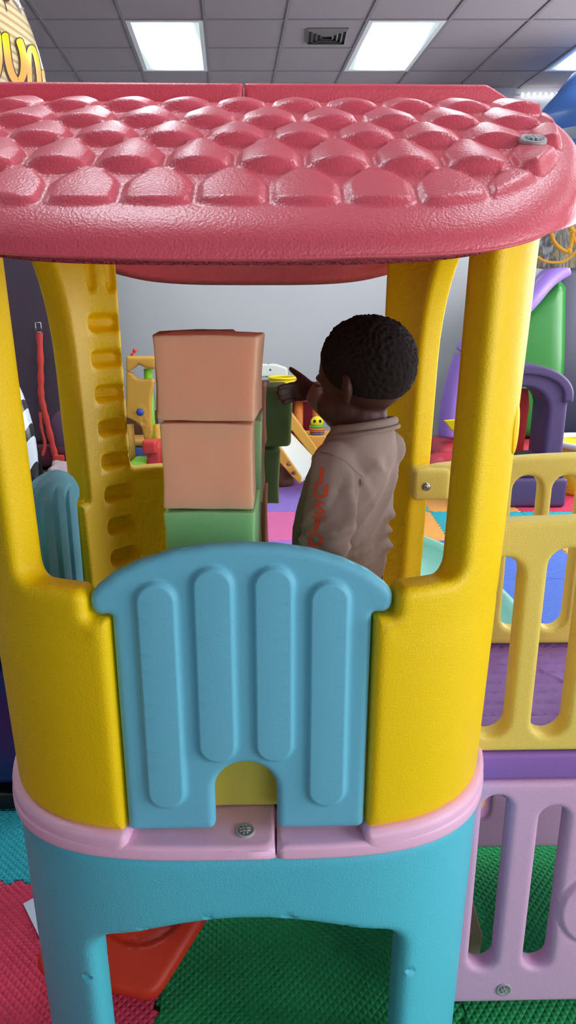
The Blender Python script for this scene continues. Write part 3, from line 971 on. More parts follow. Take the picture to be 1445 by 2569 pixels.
foam(w, .15, zA[5]-zA[4]-.001, (cx, YA+.068, (zA[4]+zA[5])/2+.003), -3, M_SALM, 'topmost front salmon foam block, leaning slightly over the one below', 5, tilt=(0, 1.5), taper=-.022)
# second column close behind
YB_ = 1.385
zB = [TRAY+.172*k for k in range(5)] + [zat(833, YB_)]
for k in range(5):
    m = M_SALM_SHADE if k == 4 else M_FGRN2
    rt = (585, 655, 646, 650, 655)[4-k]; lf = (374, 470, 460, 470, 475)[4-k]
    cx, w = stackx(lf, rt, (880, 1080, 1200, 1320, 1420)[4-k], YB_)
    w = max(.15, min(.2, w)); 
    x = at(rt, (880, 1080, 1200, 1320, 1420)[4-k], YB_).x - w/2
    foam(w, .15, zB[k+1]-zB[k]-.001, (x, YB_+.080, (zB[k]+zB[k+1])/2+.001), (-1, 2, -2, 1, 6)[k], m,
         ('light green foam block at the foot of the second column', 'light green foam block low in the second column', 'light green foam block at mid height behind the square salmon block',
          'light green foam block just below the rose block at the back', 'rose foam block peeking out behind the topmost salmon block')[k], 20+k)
# third column, salmon with shade put into its colour, further back
YC = 1.56
zC = [TRAY+.163*k for k in range(4)] + [zat(1135, YC), zat(967, YC)]
rts = (677, 676, 668, 662, 664)
for k in range(5):
    v = (1500, 1400, 1310, 1210, 1050)[k]
    w = .165; x = at(rts[k], v, YC).x - w/2
    foam(w, .13, zC[k+1]-zC[k]-.001, (x, YC+.066, (zC[k]+zC[k+1])/2), (0, 1, -1, 1, -1)[k], M_SALM_SHADE if k != 4 else M_SALM_SHADE,
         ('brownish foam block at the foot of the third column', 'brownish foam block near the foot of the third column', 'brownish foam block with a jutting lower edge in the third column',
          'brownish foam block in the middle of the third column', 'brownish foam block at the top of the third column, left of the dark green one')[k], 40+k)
# dark green pair overhanging behind
YD = 1.705
zt, zm, zb = zat(972, YD), zat(1128, YD), zat(1268, YD)
w = .19; x = at(727, 1040, YD).x - w/2
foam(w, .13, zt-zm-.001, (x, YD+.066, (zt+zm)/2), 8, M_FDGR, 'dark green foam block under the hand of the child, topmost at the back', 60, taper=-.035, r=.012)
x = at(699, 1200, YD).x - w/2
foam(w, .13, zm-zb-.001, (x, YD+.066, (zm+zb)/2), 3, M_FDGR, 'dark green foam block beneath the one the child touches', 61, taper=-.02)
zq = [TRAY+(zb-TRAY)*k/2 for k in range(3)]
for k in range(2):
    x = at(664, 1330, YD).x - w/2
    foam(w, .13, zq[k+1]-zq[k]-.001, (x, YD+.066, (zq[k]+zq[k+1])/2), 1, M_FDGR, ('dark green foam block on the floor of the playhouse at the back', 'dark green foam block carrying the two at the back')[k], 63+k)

# ---------------------------------------------------------------- the child
M_SKIN = mat('dark_skin', rgb(78, 47, 40), 0.5, 0.4, grain=0.06, gscale=500, kind='noise')
M_HAIR = mat('black_hair', rgb(34, 25, 24), 0.8, 0.25, grain=0.8, gscale=330, kind='noise')
M_SHIRT = mat('taupe_sweatshirt', rgb(164, 145, 138), 0.95, 0.1, grain=0.25, gscale=700, kind='noise', sheen=0.15)
M_PRINT = mat('orange_print', rgb(238, 96, 72), 0.8, 0.2)
M_PANTS = mat('grey_trousers', rgb(92, 88, 90), 0.9, 0.1, grain=0.2, gscale=600, kind='noise')
M_EYE = mat('eye_white', rgb(235, 230, 225), 0.25)
M_IRIS = mat('dark_iris', rgb(40, 24, 18), 0.2)
CH = thing('person', 'toddler in a taupe sweatshirt reaching towards the dark green foam block', 'person', (.148, 1.475, TRAY), math.radians(140))
def cone(p, q, r0, r1, n=20):
    """tapered limb with round ends"""
    p, q = Vector(p), Vector(q); d = q-p; L = d.length
    prof = []
    for k in range(7):
        a = -math.pi/2+k/6*math.pi/2; prof.append((max(1e-4, r0*math.cos(a)), r0*math.sin(a)))
    for k in range(1, 6):
        t = k/6; prof.append((r0+(r1-r0)*t, L*t))
    for k in range(7):
        a = k/6*math.pi/2; prof.append((max(1e-4, r1*math.cos(a)), L+r1*math.sin(a)))
    V, F = lathe(prof, n)
    M = Matrix.Translation(p) @ d.to_track_quat('Z', 'Y').to_matrix().to_4x4()
    return moved((V, F), M)
def ell(c, rx, ry, rz, ry_rot=0, rz_rot=0):
    return moved(ball(rx, ry, rz, 28, 18), T(*c) @ R('Z', rz_rot) @ R('Y', ry_rot))
# local axes: +x forward, +y the child's left (towards the camera), z up from the feet
HC = Vector((-.010, .0, .758))         # centre of the skull
HM = T(*HC) @ R('Z', -6) @ R('Y', 6) @ Matrix.Scale(1.12, 4)     # the head is turned a little further away and bowed
def hd(p): return moved(p, HM)
def head_parts(g=0.0):
    return [hd(ell((-.006, 0, .018), .081+g, .073+g, .080+g)), hd(ell((.028, 0, .012), .058+g, .066+g, .072+g)),
            hd(ell((.030, 0, -.048), .056+g, .060+g, .056+g)), hd(ell((.048, 0, -.070), .034+g, .038+g, .030+g))]
parts = head_parts()
c = Vector((0, 0, 0))
hp = []
for sy in (1, -1):
    hp += [ell((.046, sy*.033, -.046), .036, .032, .034)]                # cheek
    rim = [(-.014, sy*.073, .008), (-.025, sy*.078, .007), (-.032, sy*.082, -.007), (-.028, sy*.080, -.024), (-.016, sy*.073, -.036)]
    hp.append(tube(smooth_path(rim, 6), .0055, 10)); hp.append(ell((-.021, sy*.073, -.013), .012, .006, .022)); hp.append(ell((-.016, sy*.071, -.034), .008, .006, .008))
hp += [cone((.083, 0, -.016), (.094, 0, -.032), .007, .010), ell((.090, .010, -.036), .008, .007, .006), ell((.090, -.010, -.036), .008, .007, .006),
          ell((.084, 0, -.058), .011, .020, .006), ell((.081, 0, -.067), .011, .017, .006), ell((.070, 0, -.086), .016, .018, .013),
          ell((.066, .03, .006), .020, .022, .010), ell((.066, -.03, .006), .020, .022, .010)]
parts += [hd(p) for p in hp]
parts += [cone((-.012, 0, .62), (-.006, 0, .71), .050, .049)]                          # neck
parts += [ell((.004, 0, .592), .050, .078, .045), ell((.014, 0, .48), .062, .078, .12), ell((.036, 0, .39), .066, .076, .08)]
SH_L, EL_L, WR_L = Vector((-.002, .098, .594)), Vector((-.014, .132, .440)), Vector((.060, .130, .345))
SH_R, EL_R, WR_R = Vector((-.002, -.100, .595)), Vector((.105, -.125, .635)), Vector((.178, -.078, .712))
for a, b, d in ((SH_L, EL_L, WR_L), (SH_R, EL_R, WR_R)):
    parts += [cone(a, b, .034, .027), cone(b, d, .027, .020)]
def hand(w, fwd, upv, side, curl, spread=.5):
    """palm, four bent fingers and a thumb; fwd finger direction, upv back-of-hand normal, side towards the thumb"""
    fwd, upv, side = Vector(fwd).normalized(), Vector(upv).normalized(), Vector(side).normalized()
    out = [cone(w, w+fwd*.012, .019, .019)]
    for k in range(4):
        o = (k-1.5)*-.0105
        base = w+fwd*.038+side*o; out.append(cone(w+fwd*.006+side*o*.7, base, .0105, .0085))
        L = (.030, .034, .032, .025)[k]
        d = fwd+side*(1.5-k)*.10*spread
        j1 = base+d*(L*.5)-upv*(curl*.010); j2 = j1+d*(L*.32)-upv*(curl*.015); j3 = j2+d*(L*.22)-upv*(curl*.012)
        out += [cone(base, j1, .0068, .0064), cone(j1, j2, .0064, .0058), cone(j2, j3, .0058, .0050)]
    t0 = w+fwd*.012+side*.014; t1 = t0+fwd*.014+side*.016+upv*.002; t2 = t1+fwd*.016+side*.012+upv*.006; t3 = t2+fwd*.010+side*.007+upv*.004
    out += [cone(t0, t1, .0105, .0085), cone(t1, t2, .0083, .0072), cone(t2, t3, .0072, .0058)]
    return out
# right hand: resting on the block, thumb up; left hand relaxed at the front of the body
parts += hand(WR_R, (.80, .42, -.05), (.30, -.80, .10), (.15, .10, .95), 1.0)
parts += hand(WR_L, (.55, -.10, -.80), (.0, .95, -.05), (.75, -.1, .55), 1.1)
# legs and feet
for sy in (1, -1):
    hip, kn, an = Vector((.030, sy*.048, .35)), Vector((.022, sy*.055, .20)), Vector((-.004, sy*.055, .045))
    parts += [cone(hip, kn, .052, .037), cone(kn, an, .036, .025), ell((.028, sy*.058, .021), .052, .026, .021), ell((-.012, sy*.055, .024), .028, .023, .024)]
    for k in range(5): parts.append(ell((.076-.004*k, sy*(.040+.0095*k), .012), .010, .006 if k else .008, .010))
body = obj('body', join(*parts), M_SKIN, CH)
baked(body, [('REMESH', dict(mode='VOXEL', voxel_size=.0036)), ('SMOOTH', dict(factor=.5, iterations=4))])
# eyes (mostly turned away from the camera)
for sy in (1, -1):
    e = Vector((.0655, sy*.029, -.012))
    ey = obj('eye', hd(moved(ball(.0125, .0125, .0095, 20, 12), T(*e))), M_EYE, body)
    obj('iris', hd(moved(ball(.004, .0062, .0062, 16, 10), T(e.x+.0098, e.y+sy*.001, e.z-.001))), M_IRIS, body)
    ls = [smooth_path([e+Vector((.011, sy*(-.008+.0045*k), .003)), e+Vector((.017, sy*(-.008+.005*k), .0025)), e+Vector((.021, sy*(-.008+.0055*k), .007))], 4) for k in range(5)]
    obj('eyelashes', hd(join(*[tube(p, .0007, 5) for p in ls])), M_HAIR, body)
    obj('eyebrow', hd(tube(smooth_path([Vector((.084, sy*.014, .013)), Vector((.078, sy*.032, .019)), Vector((.063, sy*.048, .014))], 6), lambda t: .0028*(1-abs(2*t-1)**3)+.0006, 8, flat=.6)), M_HAIR, body)
# hair: a close crop of tight curls, fading out above the ears and the nape
hp = head_parts(.011)
hair = obj('hair', join(hp[0], hp[1], hd(ell((-.022, 0, .030), .076, .077, .076))), M_HAIR, CH)
baked(hair, [('REMESH', dict(mode='VOXEL', voxel_size=.0036)), ('SMOOTH', dict(factor=.5, iterations=6))])
HMI = HM.inverted()
bm = bmesh.new(); bm.from_mesh(hair.data); bm.normal_update()
for v in bm.verts:
    q = HMI @ v.co
    line = -.034 + .000 + .46*(q.x+.03) if q.x > -.03 else -.034-.28*(-.03-q.x)
    if q.x > .02: line = -.011+1.25*(q.x-.02)
    f = (q.z-line)/.075
    ff = max(-.6, min(1, f)); ff = ff if ff < 0 else ff**.6
    n = noise.noise(v.co*150)+.6*noise.noise(v.co*300)
    v.co += v.normal*(-.0125*(1-ff) + max(0, ff)*(.0042*n+.0018))
bm.to_mesh(hair.data); bm.free()

# sweatshirt: one garment with body, sleeves, cuffs and hem
parts = []
rows = [(.318, .086, .092, .040), (.330, .092, .099, .042), (.36, .099, .105, .045), (.42, .097, .105, .042), (.49, .090, .103, .034), (.55, .082, .103, .020), (.60, .071, .099, .004), (.645, .060, .078, -.006), (.670, .051, .060, -.011)]
zz = np.linspace(.318, .670, 28); n = 48
V = []; F = []
for z in zz:
    rx = float(np.interp(z, [r[0] for r in rows], [r[1] for r in rows])); ry = float(np.interp(z, [r[0] for r in rows], [r[2] for r in rows])); ox = float(np.interp(z, [r[0] for r in rows], [r[3] for r in rows]))
    for k in range(n):
        a = 2*math.pi*k/n
        V.append((ox+rx*math.copysign(abs(math.cos(a))**.85, math.cos(a)), ry*math.copysign(abs(math.sin(a))**.85, math.sin(a)), z))
for j in range(len(zz)-1):
    for k in range(n):
        F.append((j*n+k, j*n+(k+1) % n, (j+1)*n+(k+1) % n, (j+1)*n+k))
F.append(tuple(range(n-1, -1, -1))); F.append(tuple(range((len(zz)-1)*n, len(zz)*n)))
parts.append((V, F))
def sleeve(a, b, d, r=(.048, .044, .039)):
    e = b+(d-b)*.86
    o = [cone(a, b, r[0], r[1]), cone(b, e, r[1], r[2])]
    o.append(cone(b+(d-b)*.84, b+(d-b)*.97, r[2]-.009, r[2]-.011))
    return o
parts += sleeve(SH_L+Vector((0, -.008, 0)), EL_L, WR_L)
parts += sleeve(SH_R+Vector((0, .008, 0)), EL_R, WR_R, (.047, .040, .034))
shirt = obj('sweatshirt', join(*parts), M_SHIRT, CH)
baked(shirt, [('REMESH', dict(mode='VOXEL', voxel_size=.0042)), ('SMOOTH', dict(factor=.5, iterations=10))])
bm = bmesh.new(); bm.from_mesh(shirt.data); bm.normal_update()
def ridge(p): return 1-2*abs(noise.noise(p))
FOLDS = []
def fold_path(pts, wd, am):
    P = smooth_path(pts, 3)
    for k in range(len(P)-1): FOLDS.append((P[k], P[k+1], wd, am))
for z0, z1, am in ((.468, .425, .0065), (.432, .402, .0075), (.398, .378, .006)):
    fold_path([(-.028, -.075, z0-.012), (-.062, -.035, z0), (-.068, .02, (z0+z1)/2), (-.035, .075, z1)], .012, am*1.0)
    fold_path([(-.028, -.075, z0-.028), (-.062, -.035, z0-.016), (-.068, .02, (z0+z1)/2-.015), (-.035, .075, z1-.014)], .0095, -am*.65)
fold_path([(-.045, .082, .585), (-.068, .05, .54), (-.070, .02, .49)], .011, .0065)
fold_path([(-.050, .068, .585), (-.074, .03, .545), (-.072, .0, .50)], .009, -.005)
fold_path([(-.058, .045, .605), (-.078, .0, .565), (-.074, -.035, .52)], .011, .0055)
fold_path([SH_L+Vector((-.044, .005, -.01)), SH_L+Vector((-.052, .012, -.06)), SH_L+Vector((-.054, .02, -.11))], .011, .007)
fold_path([SH_L+Vector((-.040, .028, -.035)), SH_L+Vector((-.028, .040, -.07)), SH_L+Vector((-.010, .046, -.10))], .009, -.006)
fold_path([EL_L+Vector((.030, .032, .030)), EL_L+Vector((-.005, .046, .012)), EL_L+Vector((-.040, .022, -.012))], .0075, -.007)
fold_path([EL_L+Vector((.030, .032, .012)), EL_L+Vector((-.005, .046, -.006)), EL_L+Vector((-.040, .022, -.030))], .010, .007)
fold_path([EL_L+Vector((.032, .030, .065)), EL_L+Vector((.0, .045, .050)), EL_L+Vector((-.038, .024, .030))], .009, .005)
for v in bm.verts:
    p = v.co
    back = sstep((-p.x+.06)/.08)
    # horizontal bunching low on the back, slanting drag lines from the armpit, wrinkles round the elbows
    low = math.exp(-((p.z-.425)/.055)**2)*(.45+.55*back)
    fold = .008*low*(ridge(Vector((p.x*6, p.y*6, p.z*21+p.y*7+p.x*5)))-.25)
    for A_, B_, wd, am in FOLDS:
        ab = B_-A_; t_ = max(0, min(1, (p-A_).dot(ab)/ab.dot(ab))); dd = (p-A_-ab*t_).length
        if dd < wd*3: fold += am*math.exp(-(dd/wd)**2)*(.35+.65*math.sin(math.pi*(.12+.76*t_)))
    d1 = p.z*.8+p.y*1.0-p.x*.3
    drag = .015*math.exp(-((p.z-.53)/.085)**2)*(ridge(Vector((d1*15, p.x*4, p.z*4)))-.35)*back
    de = (p-EL_L).length
    el = .017*math.exp(-(de/.075)**2)*(ridge(Vector((p.x*16, p.y*8, p.z*26+p.x*22)))-.3)
    up_ = .005*math.exp(-((p-(SH_L+EL_L)/2).length/.08)**2)*(ridge(Vector((p.x*14, p.y*6, p.z*9+p.x*10+3)))-.3)
    er = .007*math.exp(-((p-EL_R).length/.06)**2)*(ridge(p*24)-.3)
    v.co += v.normal*(max(-.011, fold)+max(-.005, drag)+max(-.009, el)+up_+er+.0010*noise.noise(p*40))
bm.to_mesh(shirt.data); bm.free()
# ribbed collar, hem and seams
def ring_at(z, rx, ry, ox, n=40, dz=0.0): return [(ox+rx*math.cos(2*math.pi*k/n), ry*math.sin(2*math.pi*k/n), z+dz*math.cos(2*math.pi*k/n)) for k in range(n)]
obj('collar', tube(ring_at(.664, .060, .063, -.012, 48, -.012), .0085, 12, closed=True), M_SHIRT, shirt)
obj('collar_band', tube(ring_at(.650, .070, .076, -.010, 48, -.014), .0045, 10, closed=True), M_SHIRT, shirt)
def seam_ring(cn, ax, r0, n=44):
    ax = Vector(ax).normalized(); u = ax.orthogonal().normalized(); w = ax.cross(u)
    return [cn+(u*math.cos(2*math.pi*k/n)+w*math.sin(2*math.pi*k/n))*r0 for k in range(n)]
from mathutils.bvhtree import BVHTree
bvh = BVHTree.FromPolygons([v.co.copy() for v in shirt.data.vertices], [tuple(p.vertices) for p in shirt.data.polygons])
for SHX, ELX in ((SH_L, EL_L), (SH_R, EL_R)):
    pts = []
    cn = SHX+(ELX-SHX).normalized()*.004+Vector((0, -.006*(1 if SHX.y > 0 else -1), 0))
    for q in seam_ring(cn, (ELX-SHX)+Vector((0, .09*(1 if SHX.y > 0 else -1), .02)), .2):
        h_ = bvh.ray_cast(q, (cn-q).normalized())
        if h_[0] is not None and (h_[0]-cn).length < .075: pts.append(h_[0]+h_[1]*.0002)
    if len(pts) > 10: obj('armhole_seam', tube(pts, .0013, 6), M_SHIRT, shirt)
# printed letters running down the left sleeve
down = (EL_L-SH_L).normalized()
outw = Vector((-.22, .96, .10)); outw = (outw-down*outw.dot(down)).normalized()
right_ = down.cross(outw).normalized()         # along the sleeve's width
if right_.x > 0: right_ = -right_
V = []; F = []
letters = [('J', .020), ('U', .053), ('S', .086), ('T', .117), ('D', .147), ('O', .174)]
for ch_, dist in letters:
    o_c = SH_L+down*dist if dist < .150 else EL_L+(WR_L-EL_L).normalized()*(dist-.150)+Vector((0, 0, 0))
    dn = down if dist < .150 else (down*.7+(WR_L-EL_L).normalized()*.3).normalized()
    t = text_mesh(ch_, .044, .0014, 3)
    bmesh.ops.subdivide_edges(t, edges=t.edges[:], cuts=2)
    t.verts.ensure_lookup_table(); k0 = len(V); ok = True; pts = []
    for v in t.verts:
        src = o_c + right_*(v.co.x*1.15) - dn*(v.co.y*.82) + outw*.15
        hit = bvh.ray_cast(src, -outw)
        if hit[0] is None: ok = False; break
        pts.append(tuple(hit[0]+hit[1]*.0012))
    if ok:
        V += pts; F += [tuple(k0+x.index for x in f.verts) for f in t.faces]
    t.free()
if V: obj('sleeve_print', (V, F), M_PRINT, shirt, label='orange block letters running down the sleeve')
# trousers
parts = [ell((.038, 0, .325), .076, .084, .045)]
for sy in (1, -1):
    parts += [cone((.030, sy*.046, .33), (.022, sy*.056, .20), .062, .050), cone((.022, sy*.056, .20), (-.002, sy*.056, .075), .049, .038)]
pants = obj('trousers', join(*parts), M_PANTS, CH)
baked(pants, [('REMESH', dict(mode='VOXEL', voxel_size=.006)), ('SMOOTH', dict(factor=.5, iterations=6))])
# ---------------------------------------------------------------- things around the playhouse
M_NAVY = mat('navy_vinyl', rgb(44, 52, 120), 0.35, 0.5)
M_BLACK = mat('black_vinyl', rgb(24, 22, 28), 0.5, 0.4)
M_MESHD = mat('dark_mesh_cloth', rgb(84, 70, 84), 0.85, 0.2, grain=0.2, gscale=300, kind='noise', var=.12, vscale=3)
M_VGREEN = mat('green_vinyl', rgb(34, 116, 36), 0.35, 0.5, grain=.12, gscale=14, kind='noise')
M_VPURP = mat('purple_vinyl', rgb(146, 112, 196), 0.32, 0.5, grain=.25, gscale=22, kind='noise')
M_VBLUE = mat('blue_vinyl', rgb(70, 112, 184), 0.35, 0.5, grain=.12, gscale=12, kind='noise')
M_VRED = mat('red_vinyl', rgb(206, 60, 74), 0.35, 0.5, grain=.2, gscale=18, kind='noise')
M_RED = mat('red_plastic', rgb(222, 66, 60), 0.4, 0.45)
M_ORG = mat('orange_red_plastic', rgb(232, 62, 36), 0.4, 0.45)
M_TOYY = mat('toy_yellow_plastic', rgb(240, 216, 30), 0.4, 0.45)
M_OCHRE = mat('ochre_plastic', rgb(222, 166, 66), 0.45, 0.4)
M_LIME = mat('lime_plastic', rgb(136, 200, 50), 0.4, 0.45)
M_DPURP = mat('dark_purple_plastic', rgb(86, 68, 112), 0.5, 0.4, grain=.15, gscale=120)
M_MINT = mat('mint_plastic', rgb(150, 212, 194), 0.4, 0.45)
M_OFFW = mat('off_white_plastic', rgb(228, 228, 220), 0.5, 0.4)
M_BROWN = mat('brown_plastic', rgb(110, 72, 52), 0.5, 0.4)
M_STRAP = mat('red_webbing', rgb(236, 84, 78), 0.8, 0.2)
M_BLUEB = mat('blue_button', rgb(60, 84, 170), 0.35, 0.5)
M_NET = mat('orange_cord', rgb(238, 176, 62), 0.7, 0.25)
M_WCORD = mat('white_cord', rgb(225, 222, 222), 0.7, 0.25)
M_CARD = mat('white_card', rgb(210, 220, 235), 0.7, 0.2)
M_TAN = mat('tan_board', rgb(204, 186, 150), 0.8, 0.2)

# orange-red scoop seat lying under the playhouse, tilted back
def tilt_map(P0, deg, rz=0):
    M = T(*P0) @ R('Z', rz) @ R('X', deg)
    return lambda s, z, o: tuple(M @ Vector((s, z, o)))
p0 = floor_at(345, 2516)
def dish(s, z): return -.024*sstep((.115-math.hypot((s+.04)*.9, z-.22))/.02)
o = rpoly([(-.28, .04, .05), (.03, .0, .05), (.17, .25, .06), (.19, .46, .06), (-.10, .46, .06), (-.28, .12, .05)], 8)
ex = [[(-.04+q*math.cos(a)/.9, .22+q*math.sin(a)) for a in np.linspace(0, 2*math.pi, 50)] for q in (.095, .10, .105, .11, .115, .12)]
seat = obj('scoop_seat', plate(o, (), .05, .024, .03, tilt_map((p0.x+.02, p0.y-.025, .033), 34, -4), dish, extra=ex), M_ORG)
tag(seat, 'orange-red plastic scoop seat tilted on the mat under the playhouse', 'seat')
# white card on the red mat
q = [floor_at(58, 2268, .004), floor_at(98, 2350, .004), floor_at(150, 2330, .004), floor_at(110, 2240, .004)]
V = [tuple(p) for p in q]+[(p.x, p.y, .0055) for p in q]
card = obj('card', (V, box(0, 1, 0, 1, 0, 1)[1]), M_CARD, smooth=False)
tag(card, 'small white card lying on the rosy red mat beside the cyan leg', 'card')
# tan board leaning behind the lilac panel
p = [floor_at(1150, 2420, .0), floor_at(1226, 2428, .0)]
b0 = at(1192, 2200, 1.62)
o = rpoly([(-.10, 0, .01), (.05, 0, .01), (.062, .06, .02), (-.015, .33, .01), (-.10, .36, .01)], 5)
brd = obj('board', plate(o, (), .02, .004, .05, lambda s, z, q_: (.445+s, 1.47-q_+z*.25, .004+z)), M_TAN)
tag(brd, 'tan board propped on the green mat behind the lilac panel', 'board')
# grey-white foam scrap on the deck
sp = at(1228, 1765, 1.5)
scrap = obj('foam_scrap', plate(rpoly([(-.06, 0, .01), (.012, 0, .012), (.022, .018, .01), (.012, .04, .008), (-.02, .058, .01), (-.06, .06, .01)], 4), (), .05, .008, .02,
             lambda s, z, q_: (.422+s, 1.46-q_, .7475+z)), mat('grey_foam', rgb(196, 192, 186), 0.95, 0.1, grain=.4, gscale=300, kind='noise'))
tag(scrap, 'grey-white foam scrap lying on the purple deck by the yellow wall', 'foam scrap')

# navy bolster with a green top at the left edge
t = thing('inflatable_bolster', 'dark navy inflatable bolster with green top at the left edge on a black base strip', 'inflatable', (-1.15, 2.22, 0))
obj('body', moved(rbox(.75, .36, .46, .08, 6), T(-.0, .0, .30)), M_NAVY, t)
obj('top_cushion', moved(rbox(.74, .35, .17, .07, 6), T(0, 0, .616)), M_VGREEN, t)
obj('base_strip', moved(rbox(.76, .37, .06, .01, 3), T(0, 0, .036)), M_BLACK, t)

# dark-meshed bouncer far left with its red strap
YBn = 7.0
l, r_ = at(-420, 1190, YBn).x, at(262, 1190, YBn).x
t = thing('bouncer', 'tall dark mesh-walled inflatable bouncer standing against the back wall at left', 'bouncer', ((l+r_)/2, YBn+.38, 0))
w = (r_-l)
obj('mesh_wall', moved(rbox(w, .5, 2.3, .06, 8), T(0, .0, 1.42)), M_MESHD, t)
obj('front_cushion', moved(rbox(w+.1, .62, .26, .1, 6), T(0, .02, .15)), mat('plum_vinyl', rgb(96, 40, 56), .4), t)
pu = at(135, 1090, YBn)
obj('purple_lump', moved(ball(.24, .12, .32), T(pu.x-(l+r_)/2+.1, -.17, pu.z)), mat('plum_cloth', rgb(112, 82, 110), .8), t)
st = [at(97, 832, YBn), at(100, 900, YBn), at(101, 960, YBn), at(103, 1000, YBn), at(112, 1040, YBn), at(124, 1090, YBn), at(136, 1140, YBn), at(139, 1160, YBn)]
def ribbon(P, w, th=.004, sub=6):
    return tube(smooth_path(P, sub), w/2, 8, flat=.12, up=(0, 1, 0))
sx = thing('strap', 'red webbing strap with metal buckle hanging in front of the dark bouncer', 'strap', (st[-1].x, st[-1].y, 0.0))
off = Vector((st[-1].x, st[-1].y, 0.0))
st.append(at(141, 1176, YBn)); st.append(Vector((st[-1].x+.01, st[-1].y, .012)))
dy = Vector((0, .015, 0))
def tape(P, w, t_=.006):
    P = smooth_path(P, 6); V = []; F = []
    for i, p in enumerate(P):
        a = P[max(0, i-1)]; b = P[min(len(P)-1, i+1)]; d = (b-a).normalized(); s = d.cross(Vector((0, -1, 0))).normalized()
        ww = w*(1+.12*math.sin(i*1.3))
        for sg, yy in ((-1, 0), (1, 0), (1, t_), (-1, t_)): V.append(tuple(p+s*sg*ww/2+Vector((0, yy, 0))))
    for i in range(len(P)-1):
        for k in range(4): F.append((i*4+k, i*4+(k+1) % 4, (i+1)*4+(k+1) % 4, (i+1)*4+k))
    return V, F
obj('webbing', tape([p+dy-off for p in st], .058), M_STRAP, sx)
obj('webbing_end', tape([p+dy*2-off for p in (at(98, 1035, YBn), at(101, 1075, YBn), at(110, 1115, YBn), at(104, 1145, YBn))], .03), M_STRAP, sx)
obj('webbing_fold', moved(rbox(.10, .02, .08, .008, 3), T(*(at(148, 1152, YBn)+dy-off))), M_STRAP, sx)
bk = at(95, 822, YBn)+dy-off
obj('buckle', join(*[bar(bk+Vector(a), bk+Vector(b), .006, 8) for a, b in (((-.026, 0, -.045), (-.026, 0, .045)), ((.026, 0, -.045), (.026, 0, .045)), ((-.026, 0, .045), (.026, 0, .045)), ((-.026, 0, -.045), (.026, 0, -.045)))]), M_STEEL, sx)
# crumpled pale cloth
pc = at(150, 1172, 6.3)
def crum(p): return p+Vector((noise.noise(p*9), noise.noise(p*9+Vector((5, 0, 0))), noise.noise(p*9+Vector((0, 7, 0)))))*.05
V, F = rbox(.34, .3, .22, .08, 9, crum)
cl_ = obj('cloth', moved((V, F), T(pc.x+.05, 6.35, .13)), mat('pale_pink_cloth', rgb(204, 176, 180), .9))
tag(cl_, 'crumpled pale pink cloth on the floor near the red strap', 'cloth')
# black pole leaning in front of the bouncer
pa, pb = at(66, 1040, 5.6), floor_at(104, 1196, .02)
pl = obj('pole', bar(pa, Vector((pb.x, pb.y, .03)), .028), M_BLACK)
tag(pl, 'thin black pole standing beside the zebra-striped balloon', 'pole')
# zebra-striped balloon at left
zm_ = bpy.data.materials.new('zebra_foil'); zm_.use_nodes = True
nt = zm_.node_tree; b = nt.nodes['Principled BSDF']; b.inputs['Roughness'].default_value = .25
tc = nt.nodes.new('ShaderNodeTexCoord'); wv = nt.nodes.new('ShaderNodeTexWave'); wv.inputs['Scale'].default_value = 3.6; wv.inputs['Distortion'].default_value = 3.2; wv.inputs['Detail'].default_value = 1; wv.inputs['Detail Scale'].default_value = 1.2
mp = nt.nodes.new('ShaderNodeMapping'); mp.inputs['Rotation'].default_value = (0, math.radians(-28), 0)
cr_ = nt.nodes.new('ShaderNodeValToRGB'); cr_.color_ramp.interpolation = 'LINEAR'
cr_.color_ramp.elements[0].position = .30; cr_.color_ramp.elements[0].color = rgb(28, 28, 30); cr_.color_ramp.elements[1].position = .36; cr_.color_ramp.elements[1].color = rgb(226, 236, 246)
nt.links.new(tc.outputs['Object'], mp.inputs[0]); nt.links.new(mp.outputs[0], wv.inputs['Vector']); nt.links.new(wv.outputs['Fac'], cr_.inputs[0]); nt.links.new(cr_.outputs[0], b.inputs['Base Color'])
Yz = 3.4
ctr = at(-150, 1140, Yz); e1 = at(94, 1160, Yz)
t = thing('balloon', 'black and white zebra-striped foil balloon standing on the floor at left', 'balloon', (ctr.x, Yz, 0))
rx_ = e1.x-ctr.x
rzb = at(26, 820, Yz).z-ctr.z+.12
obj('foil', moved(ball(rx_, .2, .70, 40, 30), T(0, 0, ctr.z)), zm_, t)
obj('weight', moved(lathe([(.09, 0), (.1, .01), (.09, .05), (.02, .06)], 24), T(0, 0, .002)), M_BLACK, t)
obj('stem', bar((0, 0, .05), (0, 0, ctr.z-.66), .012), M_BLACK, t)
# large printed balloon above, top left
Yj = 2.75; cj = at(-500, 285, Yj); rj = at(122, 285, Yj).x-cj.x; GT_ = .765*rj
bm_ = bpy.data.materials.new('jungle_foil'); bm_.use_nodes = True
nt = bm_.node_tree; b = nt.nodes['Principled BSDF']; b.inputs['Roughness'].default_value = .22
tc = nt.nodes.new('ShaderNodeTexCoord'); sp_ = nt.nodes.new('ShaderNodeSeparateXYZ')
nt.links.new(tc.outputs['Object'], sp_.inputs[0])
ma = nt.nodes.new('ShaderNodeMath'); ma.operation = 'MULTIPLY_ADD'; ma.inputs[1].default_value = .45
nt.links.new(sp_.outputs['X'], ma.inputs[0]); nt.links.new(sp_.outputs['Z'], ma.inputs[2])
wv = nt.nodes.new('ShaderNodeMath'); wv.operation = 'PINGPONG'; wv.inputs[1].default_value = .012
nt.links.new(ma.outputs[0], wv.inputs[0])
st_ = nt.nodes.new('ShaderNodeMath'); st_.operation = 'LESS_THAN'; st_.inputs[1].default_value = .0048
nt.links.new(wv.outputs[0], st_.inputs[0])
